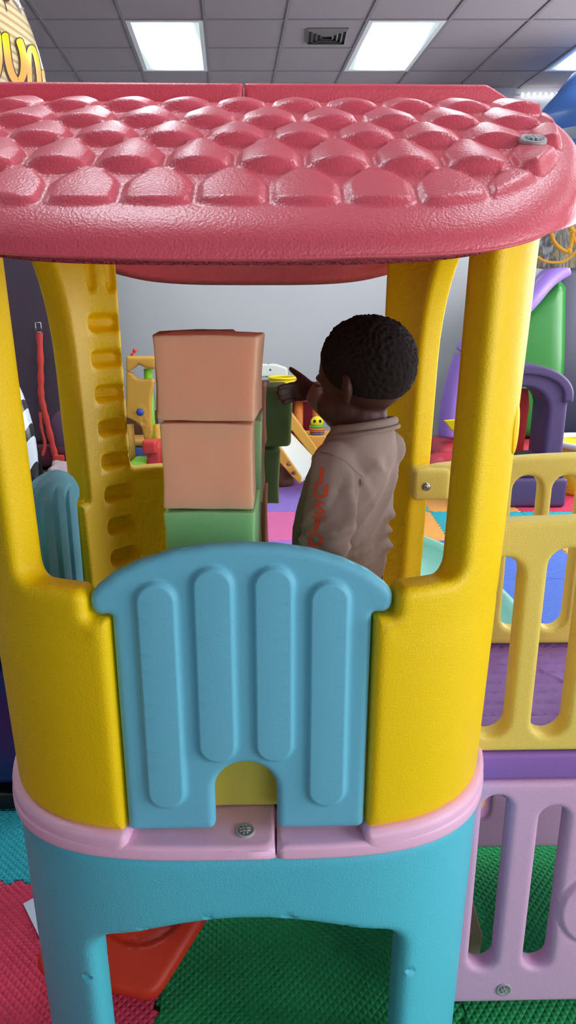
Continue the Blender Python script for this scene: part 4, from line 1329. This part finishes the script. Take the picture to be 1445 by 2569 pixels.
m1 = nt.nodes.new('ShaderNodeMix'); m1.data_type = 'RGBA'; m1.inputs['A'].default_value = rgb(230, 218, 172); m1.inputs['B'].default_value = rgb(208, 172, 122)
nt.links.new(st_.outputs[0], m1.inputs['Factor'])
gt = nt.nodes.new('ShaderNodeMath'); gt.operation = 'GREATER_THAN'; gt.inputs[1].default_value = GT_
nt.links.new(ma.outputs[0], gt.inputs[0])
m2 = nt.nodes.new('ShaderNodeMix'); m2.data_type = 'RGBA'; m2.inputs['B'].default_value = rgb(228, 202, 176)
nt.links.new(m1.outputs['Result'], m2.inputs['A']); nt.links.new(gt.outputs[0], m2.inputs['Factor'])
nt.links.new(m2.outputs['Result'], b.inputs['Base Color'])
Yj = 2.75
cj = at(-500, 285, Yj); rj = at(122, 285, Yj).x-cj.x
ry_j, rz_j = .42, rj
t = thing('balloon', 'big round balloon with yellow bubble letters on printed planks, hanging at top left', 'balloon', (cj.x, Yj, cj.z))
v_, f_ = ball(rj, ry_j, rz_j, 64, 40)
obj('foil', ([(x, y, z if z > 0 else z*.72) for x, y, z in v_], f_), bm_, t)
gm = bpy.data.materials.new('letter_print'); gm.use_nodes = True
nt = gm.node_tree; b = nt.nodes['Principled BSDF']; b.inputs['Roughness'].default_value = .25
tc = nt.nodes.new('ShaderNodeTexCoord'); sp_ = nt.nodes.new('ShaderNodeSeparateXYZ'); nt.links.new(tc.outputs['Object'], sp_.inputs[0])
rm = nt.nodes.new('ShaderNodeMapRange'); rm.inputs['From Min'].default_value = .115; rm.inputs['From Max'].default_value = .165
nt.links.new(sp_.outputs['Z'], rm.inputs['Value'])
m1 = nt.nodes.new('ShaderNodeMix'); m1.data_type = 'RGBA'; m1.inputs['A'].default_value = rgb(244, 180, 92); m1.inputs['B'].default_value = rgb(232, 226, 20)
nt.links.new(rm.outputs[0], m1.inputs['Factor']); nt.links.new(m1.outputs['Result'], b.inputs['Base Color'])
M_LBROWN = mat('letter_outline', rgb(92, 66, 52), .4)
def foil_hit(u, v, lift):
    """where the sight line through pixel u, v meets the balloon's skin (local axes)"""
    o = Vector((0, 0, CAM_Z))-Vector((cj.x, Yj, cj.z)); d = at(u, v, 1.0)-Vector((0, 0, CAM_Z))
    S = Vector((1/rj, 1/ry_j, 1/rz_j)); o2 = Vector((o.x*S.x, o.y*S.y, o.z*S.z)); d2 = Vector((d.x*S.x, d.y*S.y, d.z*S.z))
    A = d2.dot(d2); B = o2.dot(d2); C_ = o2.dot(o2)-1; D = B*B-A*C_
    k = (-B-math.sqrt(D))/A if D > 0 else -B/A
    p = o+d*k
    if D <= 0:
        q = Vector((p.x*S.x, p.y*S.y, p.z*S.z)); p = p/q.length
    n = Vector((p.x*S.x**2, p.y*S.y**2, p.z*S.z**2)).normalized()
    return tuple(p+n*lift)
def stroke(pts, w, lift):
    """printed stroke w pixels wide with round ends, lying on the balloon's skin"""
    P = [Vector((p.x, p.y)) for p in smooth_path([Vector((a, b_, 0)) for a, b_ in pts], 8)]
    V = []; F = []; n = len(P); NA = 5
    for i, p in enumerate(P):
        d = (P[min(n-1, i+1)]-P[max(0, i-1)]).normalized(); q = Vector((-d.y, d.x))
        for k in range(NA):
            r = p+q*w*(k/(NA-1)-.5); V.append(foil_hit(r.x, r.y, lift))
    for i in range(n-1):
        for k in range(NA-1): F.append((i*NA+k, (i+1)*NA+k, (i+1)*NA+k+1, i*NA+k+1))
    for c_, d in ((P[0], P[0]-P[1]), (P[-1], P[-1]-P[-2])):
        a0 = math.atan2(d.y, d.x); k0 = len(V); V.append(foil_hit(c_.x, c_.y, lift))
        for k in range(13):
            a = a0-math.pi/2+math.pi*k/12
            V.append(foil_hit(c_.x+math.cos(a)*w/2, c_.y+math.sin(a)*w/2, lift))
        for k in range(12): F.append((k0, k0+1+k, k0+2+k))
    return V, F
strokes = {  # visible letters of the word, as they curve round the balloon
 'J': ([(-60, 60), (-16, 80), (-8, 120), (-7, 160), (-16, 195), (-45, 215), (-70, 205)], 22),
 'U': ([(11, 92), (15, 125), (20, 160), (30, 192), (44, 206), (55, 190), (58, 160), (54, 130), (47, 106)], 17),
 'N': ([(72, 240), (72, 200), (70, 160), (71, 130), (77, 121), (86, 140), (92, 170), (95, 200), (96, 240)], 12),
 'G': ([(110, 235), (107, 205), (104, 180)], 7),
}
s1 = []; s2 = []
for ch_, (pts, w) in strokes.items():
    s1.append(stroke(pts, w+(7 if w > 10 else 5), .003)); s2.append(stroke(pts, w, .005))
obj('letter_outline', join(*s1), M_LBROWN, t); obj('lettering', join(*s2), gm, t)
s3 = []
for pts, w in (([(8, -2), (12, 12), (16, 29)], 2.2), ([(30, -2), (42, 14), (52, 32)], 2.2), ([(44, 16), (46, 4), (44, -8)], 1.8), ([(54, -6), (62, 14), (71, 36), (80, 58)], 9), ([(52, 21), (59, 23), (68, 34)], 4), ([(10, -6), (16, 2), (19, -6)], 9)):
    s3.append(stroke(pts, w, .003))
obj('face_lines', join(*s3), M_LBROWN, t)
# cord by which it hangs
obj('cord', bar((0, 0, rz_j-.01), (0, 0, CEIL-cj.z-.003), .004, 6), M_WCORD, t)

# ---- toys along the back wall, seen through the playhouse
# ochre play panel with a blue button
Yg = 6.6
def pl_pts(pts, Y, c): return [(at(u, v, Y).x-c.x, at(u, v, Y).z-c.z, r) for u, v, r in pts]
c0 = Vector((at(350, 1150, Yg).x, Yg, 0))
t = thing('play_centre', 'ochre plastic activity panel with a blue button and cloud-shaped top beam', 'toy', tuple(c0))
def ccw(P):
    A = sum(P[i][0]*P[(i+1) % len(P)][1]-P[(i+1) % len(P)][0]*P[i][1] for i in range(len(P)))
    return P if A > 0 else P[::-1]
o = rpoly(ccw(pl_pts([(318, 930, .02), (334, 936, .03), (340, 948, .05), (360, 951, .02), (384, 948, .02), (388, 958, .02), (380, 1000, .05), (381, 1040, .02), (384, 1080, .02), (376, 1122, .02), (368, 1122, .02), (356, 1070, .08), (340, 1056, .04), (318, 1046, .02)], Yg, c0)), 5)
def prel(s, z): 
    a, b_ = at(354, 1032, Yg), at(363, 1058, Yg)
    return .012*math.exp(-((math.hypot(s-(a.x-c0.x), z-a.z)-.042)/.012)**2) + .01*math.exp(-((math.hypot(s-(b_.x-c0.x), z-b_.z)-.034)/.008)**2)
obj('panel', plate(o, (), .08, .02, .025, flat_xz, prel), M_OCHRE, t)
o = rpoly(ccw(pl_pts([(318, 892, .02), (348, 893, .005), (395, 893, .03), (396, 925, .04), (372, 925, .06), (350, 914, .01), (335, 925, .05), (318, 935, .03)], Yg, c0)), 5)
obj('top_beam', plate(o, (), .12, .03, .03, flat_xz), M_OCHRE, t)
p = at(354, 1032, Yg)-c0
obj('button', moved(ball(.036, .025, .034), T(p.x, -.045, p.z)), M_BLUEB, t)
p = at(368, 945, Yg)-c0
obj('post', bar((p.x+.01, .03, .02), (p.x+.01, .03, at(370, 926, Yg).z), .04), M_LIME, t)
p = at(335, 884, Yg)-c0
obj('handle', join(bar((p.x-.03, 0, p.z-.04), (p.x+.01, 0, p.z+.012), .012), moved(ball(.02, .02, .02), T(p.x+.012, 0, p.z+.015))), M_RED, t)
for u in (330, 396): 
    p = at(u, 1150, Yg)-c0; obj('leg', bar((p.x, .03, .003), (p.x, .03, .55), .035), M_OCHRE, t)
# red and lime ride-on toys in front of it
t = thing('ride_on_toy', 'lime green ride-on toy with a red handle block, low behind the left window post', 'toy', tuple(floor_at(352, 1226)))
b0 = Vector(t.location)
def loc(u, v, Y): return at(u, v, Y)-b0
p = loc(352, 1135, b0.y)
obj('body', moved(rbox(.17, .3, .26, .04, 5), T(p.x, 0, .15)), M_LIME, t)
p = loc(377, 1120, b0.y-.12); obj('handle_block', moved(rbox(.13, .12, .13, .03, 4), T(p.x, -.12, p.z)), M_RED, t)
p = loc(390, 1110, b0.y); obj('seat', moved(rbox(.13, .3, .42, .04, 5), T(p.x, .02, .23)), M_RED, t)
for y in (-.1, .12):
    obj('wheel', moved(lathe([(.02, -.03), (.055, -.03), (.06, -.02), (.06, .02), (.055, .03), (.02, .03)], 24), T(loc(340, 1150, b0.y).x, y, .062) @ R('Y', 90)), M_BLACK, t)
p = at(352, 1092, 7.1)
bx_ = obj('toy_box', moved(rbox(.34, .3, .26, .03, 4), T(at(340, 1100, 7.1).x, 7.15, .135)), mat('blue_orange_box', rgb(90, 110, 190), .5))
tag(bx_, 'blue toy box low behind the ochre panel', 'box')
obj('lid', moved(rbox(.36, .32, .07, .03, 4), T(at(340, 1100, 7.1).x, 7.15, .30)), mat('amber_plastic', rgb(226, 160, 70), .45), bx_, label='amber lid')
bk_ = obj('cabinet', moved(rbox(.34, .3, .52, .02, 4), T(at(330, 1060, 7.5).x+.07, 7.6, .262)), M_BROWN)
tag(bk_, 'low brown cabinet by the wall behind the ochre panel', 'cabinet')
# dotted cot, grey chest, yellow bucket
dt = bpy.data.materials.new('dotted_plastic'); dt.use_nodes = True
nt = dt.node_tree; b = nt.nodes['Principled BSDF']; tc = nt.nodes.new('ShaderNodeTexCoord'); vo = nt.nodes.new('ShaderNodeTexVoronoi'); vo.inputs['Scale'].default_value = 16
lt = nt.nodes.new('ShaderNodeMath'); lt.operation = 'LESS_THAN'; lt.inputs[1].default_value = .2
mx = nt.nodes.new('ShaderNodeMix'); mx.data_type = 'RGBA'; mx.inputs['A'].default_value = rgb(232, 234, 226); mx.inputs['B'].default_value = rgb(70, 90, 110)
nt.links.new(tc.outputs['Object'], vo.inputs['Vector']); nt.links.new(vo.outputs['Distance'], lt.inputs[0]); nt.links.new(lt.outputs[0], mx.inputs['Factor']); nt.links.new(mx.outputs['Result'], b.inputs['Base Color'])
Yc = 7.5
l, r_ = at(600, 930, Yc).x, at(722, 930, Yc).x
zt, zb = at(680, 912, Yc).z, at(680, 945, Yc).z
t = thing('chest', 'dark grey chest against the back wall carrying a dotted cot bumper', 'chest', ((l+r_)/2, Yc, 0))
obj('carcass', moved(rbox(r_-l, .36, zb-.03, .015, 3), T(0, .05, (zb-.03)/2+.001)), mat('grey_brown_board', rgb(120, 108, 108), .6), t)
obj('lid', moved(rbox(r_-l+.03, .38, .025, .008, 3), T(0, .05, zb-.017)), mat('grey_lid', rgb(160, 165, 168), .5), t)
o = rpoly([(-(r_-l)/2, 0, .01), ((r_-l)/2, 0, .01), ((r_-l)/2, .09, .04), ((r_-l)/4, zt-zb, .1), (-(r_-l)/4, zt-zb, .1), (-(r_-l)/2, .09, .04)], 6)
cot = obj('cot_bumper', plate(o, (), .05, .02, .05, lambda s, z, q_: ((l+r_)/2+s, Yc+.02-q_, zb-.003+z)), dt)
tag(cot, 'white cot bumper with small dark dots standing on the grey chest', 'cot bumper')
Yk = 7.05
l, r_ = at(672, 945, Yk).x, at(744, 945, Yk).x
rr = (r_-l)/2; zt, zb = at(700, 944, Yk).z, at(700, 975, Yk).z-.06
t = thing('bucket', 'bright yellow bucket with a flared rim behind the hand of the child', 'bucket', ((l+r_)/2, Yk, zb))
obj('pail', lathe([(.001, 0), (rr*.72, 0), (rr*.76, .01), (rr*.92, zt-zb-.02), (rr*.89, zt-zb-.02), (rr*.7, .015), (.001, .015)], 28), M_TOYY, t)
obj('rim', tube([(rr*.93*math.cos(a), rr*.93*math.sin(a), zt-zb-.012) for a in np.linspace(0, 2*math.pi, 36, endpoint=False)], .012, 8, closed=True), M_TOYY, t)
tb = thing('play_table', 'dark red play table with an orange leg, behind the arm of the child', 'table', ((l+r_)/2+.1, Yk+.05, 0))
obj('table_top', moved(rbox(.62, .4, .05, .015, 4), T(.02, 0, zb-.026)), M_VRED, tb)
for x in (-.2, .06, .24):
    obj('leg', bar((x, -.1, .002), (x, -.1, zb-.05), .045), mat('orange_leg', rgb(226, 130, 52), .45), tb)
obj('back_panel', moved(rbox(.56, .03, zb-.2, .01, 3), T(.02, .12, (zb-.2)/2+.14)), mat('maroon_board', rgb(150, 30, 52), .5), tb)
# striped toy with a smiling yellow top on a low orange stand
Yb = 6.75
p = at(795, 1088, Yb)
lt_ = obj('low_stand', moved(rbox(.32, .3, max(.05, p.z-.004), .015, 3), T(p.x+.03, Yb+.05, p.z/2)), mat('amber_stand', rgb(238, 170, 70), .5))
tag(lt_, 'low amber stand carrying a rainbow-striped toy', 'stand')
t = thing('toy', 'small rainbow-striped stacking toy with a round yellow face', 'toy', (p.x, Yb-.02, p.z+.001))
hts = [(.07, .022, rgb(70, 110, 170)), (.075, .022, rgb(200, 90, 60)), (.075, .02, rgb(230, 150, 70)), (.075, .02, rgb(90, 170, 70))]
z = 0
for k, (r0, h, cl2) in enumerate(hts):
    obj('ring', lathe([(r0*.9, z), (r0, z+h*.3), (r0, z+h*.7), (r0*.9, z+h)], 24), mat('ring_%d' % k, cl2, .4), t); z += h
hd = obj('head', moved(ball(.062, .062, .055, 24, 14), T(0, 0, z+.03)), M_TOYY, t)
for sx_ in (-.026, .026): obj('eye', moved(ball(.014, .006, .016, 12, 8), T(sx_, -.055, z+.045)), M_BLACK, hd)
# yellow slide with a pale chute
Ys = 6.1
c0 = Vector((at(730, 1200, Ys).x, Ys, 0))
t = thing('slide', 'toddler slide with yellow side rails and a pale grey chute behind the child', 'slide', tuple(c0))
def rail(pts, y, name):
    P = rpoly(ccw([(at(u, v, Ys+y).x-c0.x, at(u, v, Ys+y).z, .015) for u, v in pts]), 4)
    return P
hx = []
for u, v in ((723, 1164), (735, 1187), (748, 1208)):
    a = at(u, v, Ys); hx.append([(a.x-c0.x+.018*math.cos(k*math.pi/3+.5), a.z+.02*math.sin(k*math.pi/3+.5)) for k in range(6)])
V, F = plate(rail([(690, 1098), (706, 1122), (757, 1196), (757, 1217), (740, 1202), (700, 1158), (682, 1128)], 0, ''), [h[::-1] for h in hx[:2]], .05, .012, .03, flat_xz)
obj('side_rail', (V, F), M_OCHRE, t)
V, F = plate(rail([(700, 1018), (730, 1030), (800, 1130), (815, 1168), (795, 1160), (735, 1082), (690, 1052)], .5, ''), (), .05, .018, .03, lambda s, z, q_: (s, .5-q_, z))
obj('side_rail', (V, F), M_OCHRE, t)
a0, a1 = at(700, 1125, Ys), at(752, 1206, Ys); b0_, b1_ = at(705, 1058, Ys+.5), at(806, 1166, Ys+.5)
q = [a0-c0, a1-c0, b1_-c0, b0_-c0]
V = [tuple(p+Vector((0, (.02, .02, -.02, -.02)[i], 0))) for i, p in enumerate(q)]; V += [(x, y, z-.03) for x, y, z in V]
obj('chute', (V, [(0, 1, 2, 3), (7, 6, 5, 4), (0, 4, 5, 1), (1, 5, 6, 2), (2, 6, 7, 3), (3, 7, 4, 0)]), M_OFFW, t, smooth=False)
sg = at(690, 1100, Ys)-c0
obj('ladder', moved(rbox(.2, .5, sg.z+.05, .03, 4), T(sg.x-.32, .25, (sg.z+.05)/2+.002)), M_OCHRE, t)
# brown rounded toy foot beneath the slide
p = floor_at(708, 1212)
t_ = obj('stool', moved(lathe([(.001, 0), (.10, 0), (.115, .02), (.10, .07), (.06, .12), (.055, .25), (.08, .27), (.001, .28)], 28), T(p.x, p.y-.05, .003)), M_BROWN)
tag(t_, 'small brown stool standing on the lilac mat under the slide', 'stool')

# ---- right: mint slide, inflatable slide, purple archway, yellow tub, printed curtain, net
p1, p2 = floor_at(1085, 1440), floor_at(1290, 1640)
t = thing('slide', 'mint green chute slide lying behind the purple deck', 'slide', (1.05, 3.95, 0))
V = []; F = []
path = [Vector(at(1040, 1352, 4.7)), Vector(at(1130, 1398, 4.4)), Vector(at(1200, 1455, 4.0)), Vector(at(1275, 1530, 3.6)), Vector(at(1330, 1620, 3.2))]
path = smooth_path(path, 8); sec = [(-.30, .0), (-.29, .02), (-.26, .02), (-.24, -.02), (-.20, -.10), (.20, -.10), (.24, -.02), (.26, .02), (.29, .02), (.30, .0), (.28, -.02), (.22, -.125), (-.22, -.125), (-.28, -.02)]
base = Vector(t.location)
for p in path:
    z = max(.135, p.z*.6+.08)
    for a, b_ in sec: V.append((p.x-.30+a*.95-base.x, p.y+a*-.35-base.y, z+b_))
m = len(sec)
for i in range(len(path)-1):
    for k in range(m): F.append((i*m+k, (i+1)*m+k, (i+1)*m+(k+1) % m, i*m+(k+1) % m))
F.append(tuple(range(m))); F.append(tuple(range((len(path)-1)*m+m-1, (len(path)-1)*m-1, -1)))
obj('chute', (V, F), M_MINT, t)
z0 = min(v[2] for v in V)
obj('support', moved(rbox(.4, .12, max(.04, z0+.02), .02, 3), T(path[4].x-.3-base.x, path[4].y-base.y, max(.04, z0+.02)/2+.001)), M_MINT, t)
obj('support', moved(rbox(.4, .12, max(.04, z0+.02), .02, 3), T(path[-6].x-.3-base.x, path[-6].y-base.y, max(.04, z0+.02)/2+.001)), M_MINT, t)

Yi = 7.15
c0 = Vector((at(1270, 1140, Yi).x, Yi, 0))
t = thing('inflatable_slide', 'green inflatable slide with a purple side bolster by the back wall at right', 'inflatable', tuple(c0))
o = rpoly(ccw([(at(u, v, Yi).x-c0.x, at(u, v, Yi).z, .06) for u, v in ((1405, 690), (1428, 720), (1425, 900), (1412, 1100), (1130, 1105), (1150, 930), (1200, 862), (1300, 790))]), 6)
obj('wall', plate(o, (), .42, .12, .08, lambda s, z, q_: (s, .20-q_, z)), M_VGREEN, t)
P = [at(u, v, Yi-.1)-c0 for u, v in ((1418, 668), (1372, 700), (1310, 770), (1240, 820), (1180, 860), (1150, 930), (1130, 1010), (1122, 1095))]
obj('bolster', tube(smooth_path(P, 8), lambda t_: .095, 16), M_VPURP, t)
obj('base', moved(rbox(1.2, .75, .30, .12, 6), T((at(1100, 1120, Yi).x+at(1375, 1120, Yi).x)/2-c0.x, .05, .153)), M_VRED, t)
P = [at(u, v, Yi-.32)-c0 for u, v in ((1110, 1052), (1135, 1050), (1165, 1062), (1160, 1085), (1130, 1078))]
obj('flap', plate(ccw([(p.x, p.z) for p in P]), (), .03, .01, .05, lambda s, z, q_: (s, -.37-q_, z)), M_TOYY, t)
obj('front_roll', moved(ball(.2, .18, .13), T(at(1118, 1120, 6.7).x-c0.x, -.42, .135)), M_VRED, t)
nv = obj('inflatable_wall', moved(rbox(1.0, .2, 2.0, .08, 6), T(at(1500, 900, 7.6).x, 7.74, 1.005)), mat('midnight_vinyl', rgb(46, 46, 70), .4, grain=.15, gscale=12, kind='noise'))
tag(nv, 'dark midnight-blue inflatable wall behind the green slide at the right edge', 'inflatable')
cr2 = obj('inflatable_roll', tube([(at(1412, 1075, 6.95).x, 6.95, .2), (at(1540, 1075, 6.95).x, 6.95, .2)], .19, 20), mat('dark_red_vinyl', rgb(150, 40, 46), .4))
tag(cr2, 'dark red inflatable roll on the floor behind the yellow tub', 'inflatable')

Ya = 6.0
c0 = Vector((at(1300, 1250, Ya).x, Ya, 0))
t = thing('toy_archway', 'dark purple plastic toy archway with a red curtain, right of the yellow post', 'toy', tuple(c0))
def P_(u, v, Y=Ya): a = at(u, v, Y); return (a.x-c0.x, a.z)
xr = P_(1392, 1100)[0]; xl = -xr-.2; zt = P_(1330, 915)[1]; zs_ = P_(1400, 985)[1]
cxa = (xr+xl)/2; hwid = (xr-xl)/2
o = [(xl, .0), (xr, .0), (xr, zs_)] + [(cxa+hwid*math.cos(a)*1.0, zs_+(zt-zs_)*math.sin(a)) for a in np.linspace(.15, math.pi-.15, 15)] + [(xl, zs_)]
hw2 = P_(1352, 1050)[0]-cxa
z1 = P_(1350, 1140)[1]; z2 = P_(1330, 1020)[1]
h = [(cxa-hw2, z1), (cxa+hw2, z1), (cxa+hw2, z2)] + [(cxa+hw2*math.cos(a), z2+(zt-.16-z2)*math.sin(a)) for a in np.linspace(.15, math.pi-.15, 13)] + [(cxa-hw2, z2)]
obj('arch', plate(o, [h[::-1]], .42, .03, .06, flat_xz), M_DPURP, t)
o2 = [(xl-.03, zs_-.02), (xr+.03, zs_-.02), (xr+.03, zs_+.02)] + [(cxa+(hwid+.03)*math.cos(a), zs_+.02+(zt+.02-zs_)*math.sin(a)) for a in np.linspace(.12, math.pi-.12, 17)] + [(xl-.03, zs_+.02)]
aa = np.linspace(.0, math.pi, 25)
o2 = [(xr+.03, zs_-.05)] + [(cxa+(hwid+.03)*math.cos(a), zs_+(zt+.02-zs_)*math.sin(a)) for a in aa] + [(xl-.03, zs_-.05), (xl+.05, zs_-.05)] \
    + [(cxa+(hwid-.05)*math.cos(a), zs_+(zt-.06-zs_)*math.sin(a)) for a in aa[::-1]] + [(xr-.05, zs_-.05)]
obj('hood', plate(o2, (), .48, .02, .06, flat_xz), M_DPURP, t)
zb2 = P_(1350, 1125)[1]
obj('plinth', join(moved(rbox(xr-xl+.10, .52, zb2*.55, .03, 5), T(cxa, 0, zb2*.275+.001)), moved(rbox(xr-xl+.05, .47, zb2*.3, .02, 5), T(cxa, 0, zb2*.7))), M_DPURP, t)
def wavy(s, z, q_): return (cxa+s, .05+.03*math.sin(s*38)-q_, z)
obj('curtain', plate([(-hw2, z1+.0), (-hw2+.02, z1), (hw2-.10, z1+.02), (hw2*.6, z2), (hw2*.5, zt-.2), (-hw2*.5, zt-.2), (-hw2, z2)], (), .012, .004, .03, wavy), M_RED, t)
# yellow tub with a white rim
pt_ = at(1470, 1105, 6.35)
t = thing('tub', 'round yellow tub with a white rim at the right edge behind the railing', 'tub', (pt_.x, 6.35, 0))
rr = pt_.x-at(1382, 1105, 6.35).x; hh = pt_.z
obj('basin', lathe([(.001, .002), (rr*.9, .002), (rr*.94, .03), (rr, hh-.02), (rr*.95, hh-.02), (rr*.88, .05), (.001, .05)], 40), M_TOYY, t)
obj('rim', tube([(rr*math.cos(a), rr*math.sin(a), hh-.012) for a in np.linspace(0, 2*math.pi, 48, endpoint=False)], .028, 10, closed=True), M_OFFW, t)
# printed animal curtain (plain mottled stand-in) and the shelf above it
cm = bpy.data.materials.new('printed_cloth'); cm.use_nodes = True
nt = cm.node_tree; b = nt.nodes['Principled BSDF']; b.inputs['Roughness'].default_value = .8
tc = nt.nodes.new('ShaderNodeTexCoord'); mp = nt.nodes.new('ShaderNodeMapping'); mp.inputs['Scale'].default_value = (11, 11, 3.2)
n1 = nt.nodes.new('ShaderNodeTexNoise'); n1.inputs['Scale'].default_value = 1.0; n1.inputs['Detail'].default_value = 5; n1.inputs['Distortion'].default_value = 1.2
cr_ = nt.nodes.new('ShaderNodeValToRGB'); E = cr_.color_ramp.elements
E[0].position = .30; E[0].color = rgb(44, 42, 48); E[1].position = .42; E[1].color = rgb(100, 96, 98)
e = E.new(.48); e.color = rgb(150, 136, 98); e = E.new(.52); e.color = rgb(84, 80, 84); e = E.new(.68); e.color = rgb(206, 202, 208)
nt.links.new(tc.outputs['Object'], mp.inputs[0]); nt.links.new(mp.outputs[0], n1.inputs['Vector']); nt.links.new(n1.outputs['Fac'], cr_.inputs[0]); nt.links.new(cr_.outputs[0], b.inputs['Base Color'])
Yq = 5.4
l, r_ = at(1325, 600, Yq).x, at(1560, 600, Yq).x; zt, zb = at(1400, 470, Yq).z, at(1400, 682, Yq).z
def drape(s, z, q_): return (l+s, Yq+.03*math.sin(s*22)-q_, zb+z)
ct = thing('curtain', 'hanging curtain printed with brown and grey animal shapes, behind the orange net', 'curtain', ((l+r_)/2, Yq, zb))
def drape2(s, z, q_): return (s-(r_-l)/2, .02*math.sin(s*22)-q_, z-.02*(s > 1e9))
obj('cloth', plate([(0, .04), (.12, .02), (.3, .03), (r_-l, .0), (r_-l, zt-zb), (0, zt-zb)], (), .01, .003, .04, drape2), cm, ct)
obj('curtain_rail', bar((-(r_-l)/2-.05, 0, zt-zb+.01), ((r_-l)/2+.4, 0, zt-zb+.01), .02), M_STEEL, ct)
for x in ((r_-l)/2, (r_-l)/2+.35): obj('rail_hanger', bar((x, 0, zt-zb+.01), (x, 0, CEIL-zb-.003), .006, 8), M_STEEL, ct)
sh0 = at(1415, 365, 6.7); sh1 = at(1415, 425, 6.7)
sf = thing('shelf', 'pale wall shelf unit at the right edge beneath the blue inflatable', 'shelf', (sh0.x+.5, 7.285, 0))
obj('top_board', moved(rbox(1.0, 1.21, .05, .008, 3), T(0, 0, sh0.z-.025)), M_OFFW, sf)
obj('fascia', moved(rbox(.96, 1.17, sh0.z-sh1.z-.05, .008, 3), T(0, 0, (sh0.z+sh1.z)/2-.025)), mat('taupe_board', rgb(186, 172, 166), .7), sf)
obj('lower_board', moved(rbox(1.0, 1.21, .04, .008, 3), T(0, 0, sh1.z-.02)), M_OFFW, sf)
# blue inflatable turret resting on the shelf
tp = [at(u, v, 6.7) for u, v in ((1360, 285), (1375, 262), (1400, 235), (1425, 205), (1450, 180))]
cx2 = at(1530, 250, 6.7).x; prof = [(max(.02, cx2-at(1366, 340, 6.7).x), sh0.z+.002)]
for u, v in ((1357, 300), (1362, 282), (1388, 250), (1412, 225), (1432, 198), (1455, 170), (1490, 150)): 
    a = at(u, v, 6.7); prof.append((max(.02, cx2-a.x), a.z))
prof = [(r, z) for r, z in prof]; prof.append((.01, prof[-1][1]+.02))
tu = thing('inflatable_turret', 'blue domed inflatable turret at the top right corner beside the roof', 'inflatable', (cx2, 6.85, 0))
obj('dome', lathe([(r, z) for r, z in prof], 40), M_VBLUE, tu)
obj('band', lathe([(prof[0][0]+.01, sh0.z+.004), (prof[0][0]+.02, sh0.z+.03), (prof[0][0]+.02, sh0.z+.10), (prof[0][0]+.005, sh0.z+.13)], 40, cap=False), mat('grey_blue_vinyl', rgb(140, 150, 165), .4), tu)
# string of little lights on the back wall
lm = mat('bulb_glow', (1, 1, 1, 1), .5, emit=5)
ls_ = thing('light_string', 'row of seven tiny white lights on the wall right of the roof ridge', 'light string', tuple(at(1355, 238, 7.86)))
b0 = Vector(ls_.location)
obj('wire', bar(at(1290, 238, 7.885)-b0, at(1440, 238, 7.885)-b0, .004, 6), M_WCORD, ls_)
for k in range(7): obj('bulb', moved(ball(.014, .014, .022, 12, 8), T(*(at(1311+14.6*k, 238, 7.86)-b0))), lm, ls_)
# orange net of a toy basketball hoop, hanging by the right post
Yn = 2.45
c0 = at(1440, 430, Yn)
t = thing('basketball_net', 'orange cord net of a toy hoop hanging beside the right yellow post', 'net', tuple(c0))
def NP(pts, dy=None): return [at(u, v, Yn+(dy[i] if dy else 0))-c0 for i, (u, v) in enumerate(pts)]
w_ = .0062
cords = [[(1408, 536), (1425, 562), (1437, 578), (1450, 590)], [(1334, 606), (1346, 604), (1362, 582), (1378, 570)], [(1338, 602), (1330, 590), (1346, 574), (1376, 566)],
         [(1378, 570), (1384, 588), (1390, 606), (1404, 622), (1424, 632), (1431, 622), (1435, 600), (1436, 580)], [(1376, 568), (1390, 556), (1416, 552), (1430, 545)],
         [(1432, 530), (1430, 550), (1433, 566), (1438, 580)], [(1436, 582), (1442, 605), (1452, 616)], [(1330, 624), (1345, 642), (1366, 655), (1392, 659), (1418, 655), (1440, 636), (1455, 615)]]
obj('cords', join(*[tube(smooth_path(NP(c_, [0.0]*len(c_)), 8), w_ if i != 7 else .0042, 8) for i, c_ in enumerate(cords)]), M_NET, t)
kn = [(1377, 568), (1433, 532), (1437, 580), (1428, 630)]
for k in kn: obj('knot', moved(ball(.009, .008, .010, 14, 10), T(*NP([k])[0])), M_NET, t)
obj('hanging_loops', join(*[tube(smooth_path(NP(c_), 6), .0048, 8) for c_ in ([(1432, 530), (1428, 510), (1432, 480), (1440, 430)], [(1434, 530), (1446, 515), (1462, 490), (1470, 430)])]), M_WCORD, t)
obj('hoop', tube([(.115+.16*math.cos(a), .16*math.sin(a), .0) for a in np.linspace(0, 2*math.pi, 40, endpoint=False)], .012, 10, closed=True), M_ORG, t)
obj('stand', join(tube(smooth_path([(.27, 0, 0), (.50, 0, -.02), (.58, 0, -.12), (.58, 0, -c0.z+.03)], 10), .018, 12), moved(lathe([(.001, 0), (.2, 0), (.2, .02), (.05, .05), (.001, .05)], 28), T(.58, 0, -c0.z+.002))), M_TOYY, t)
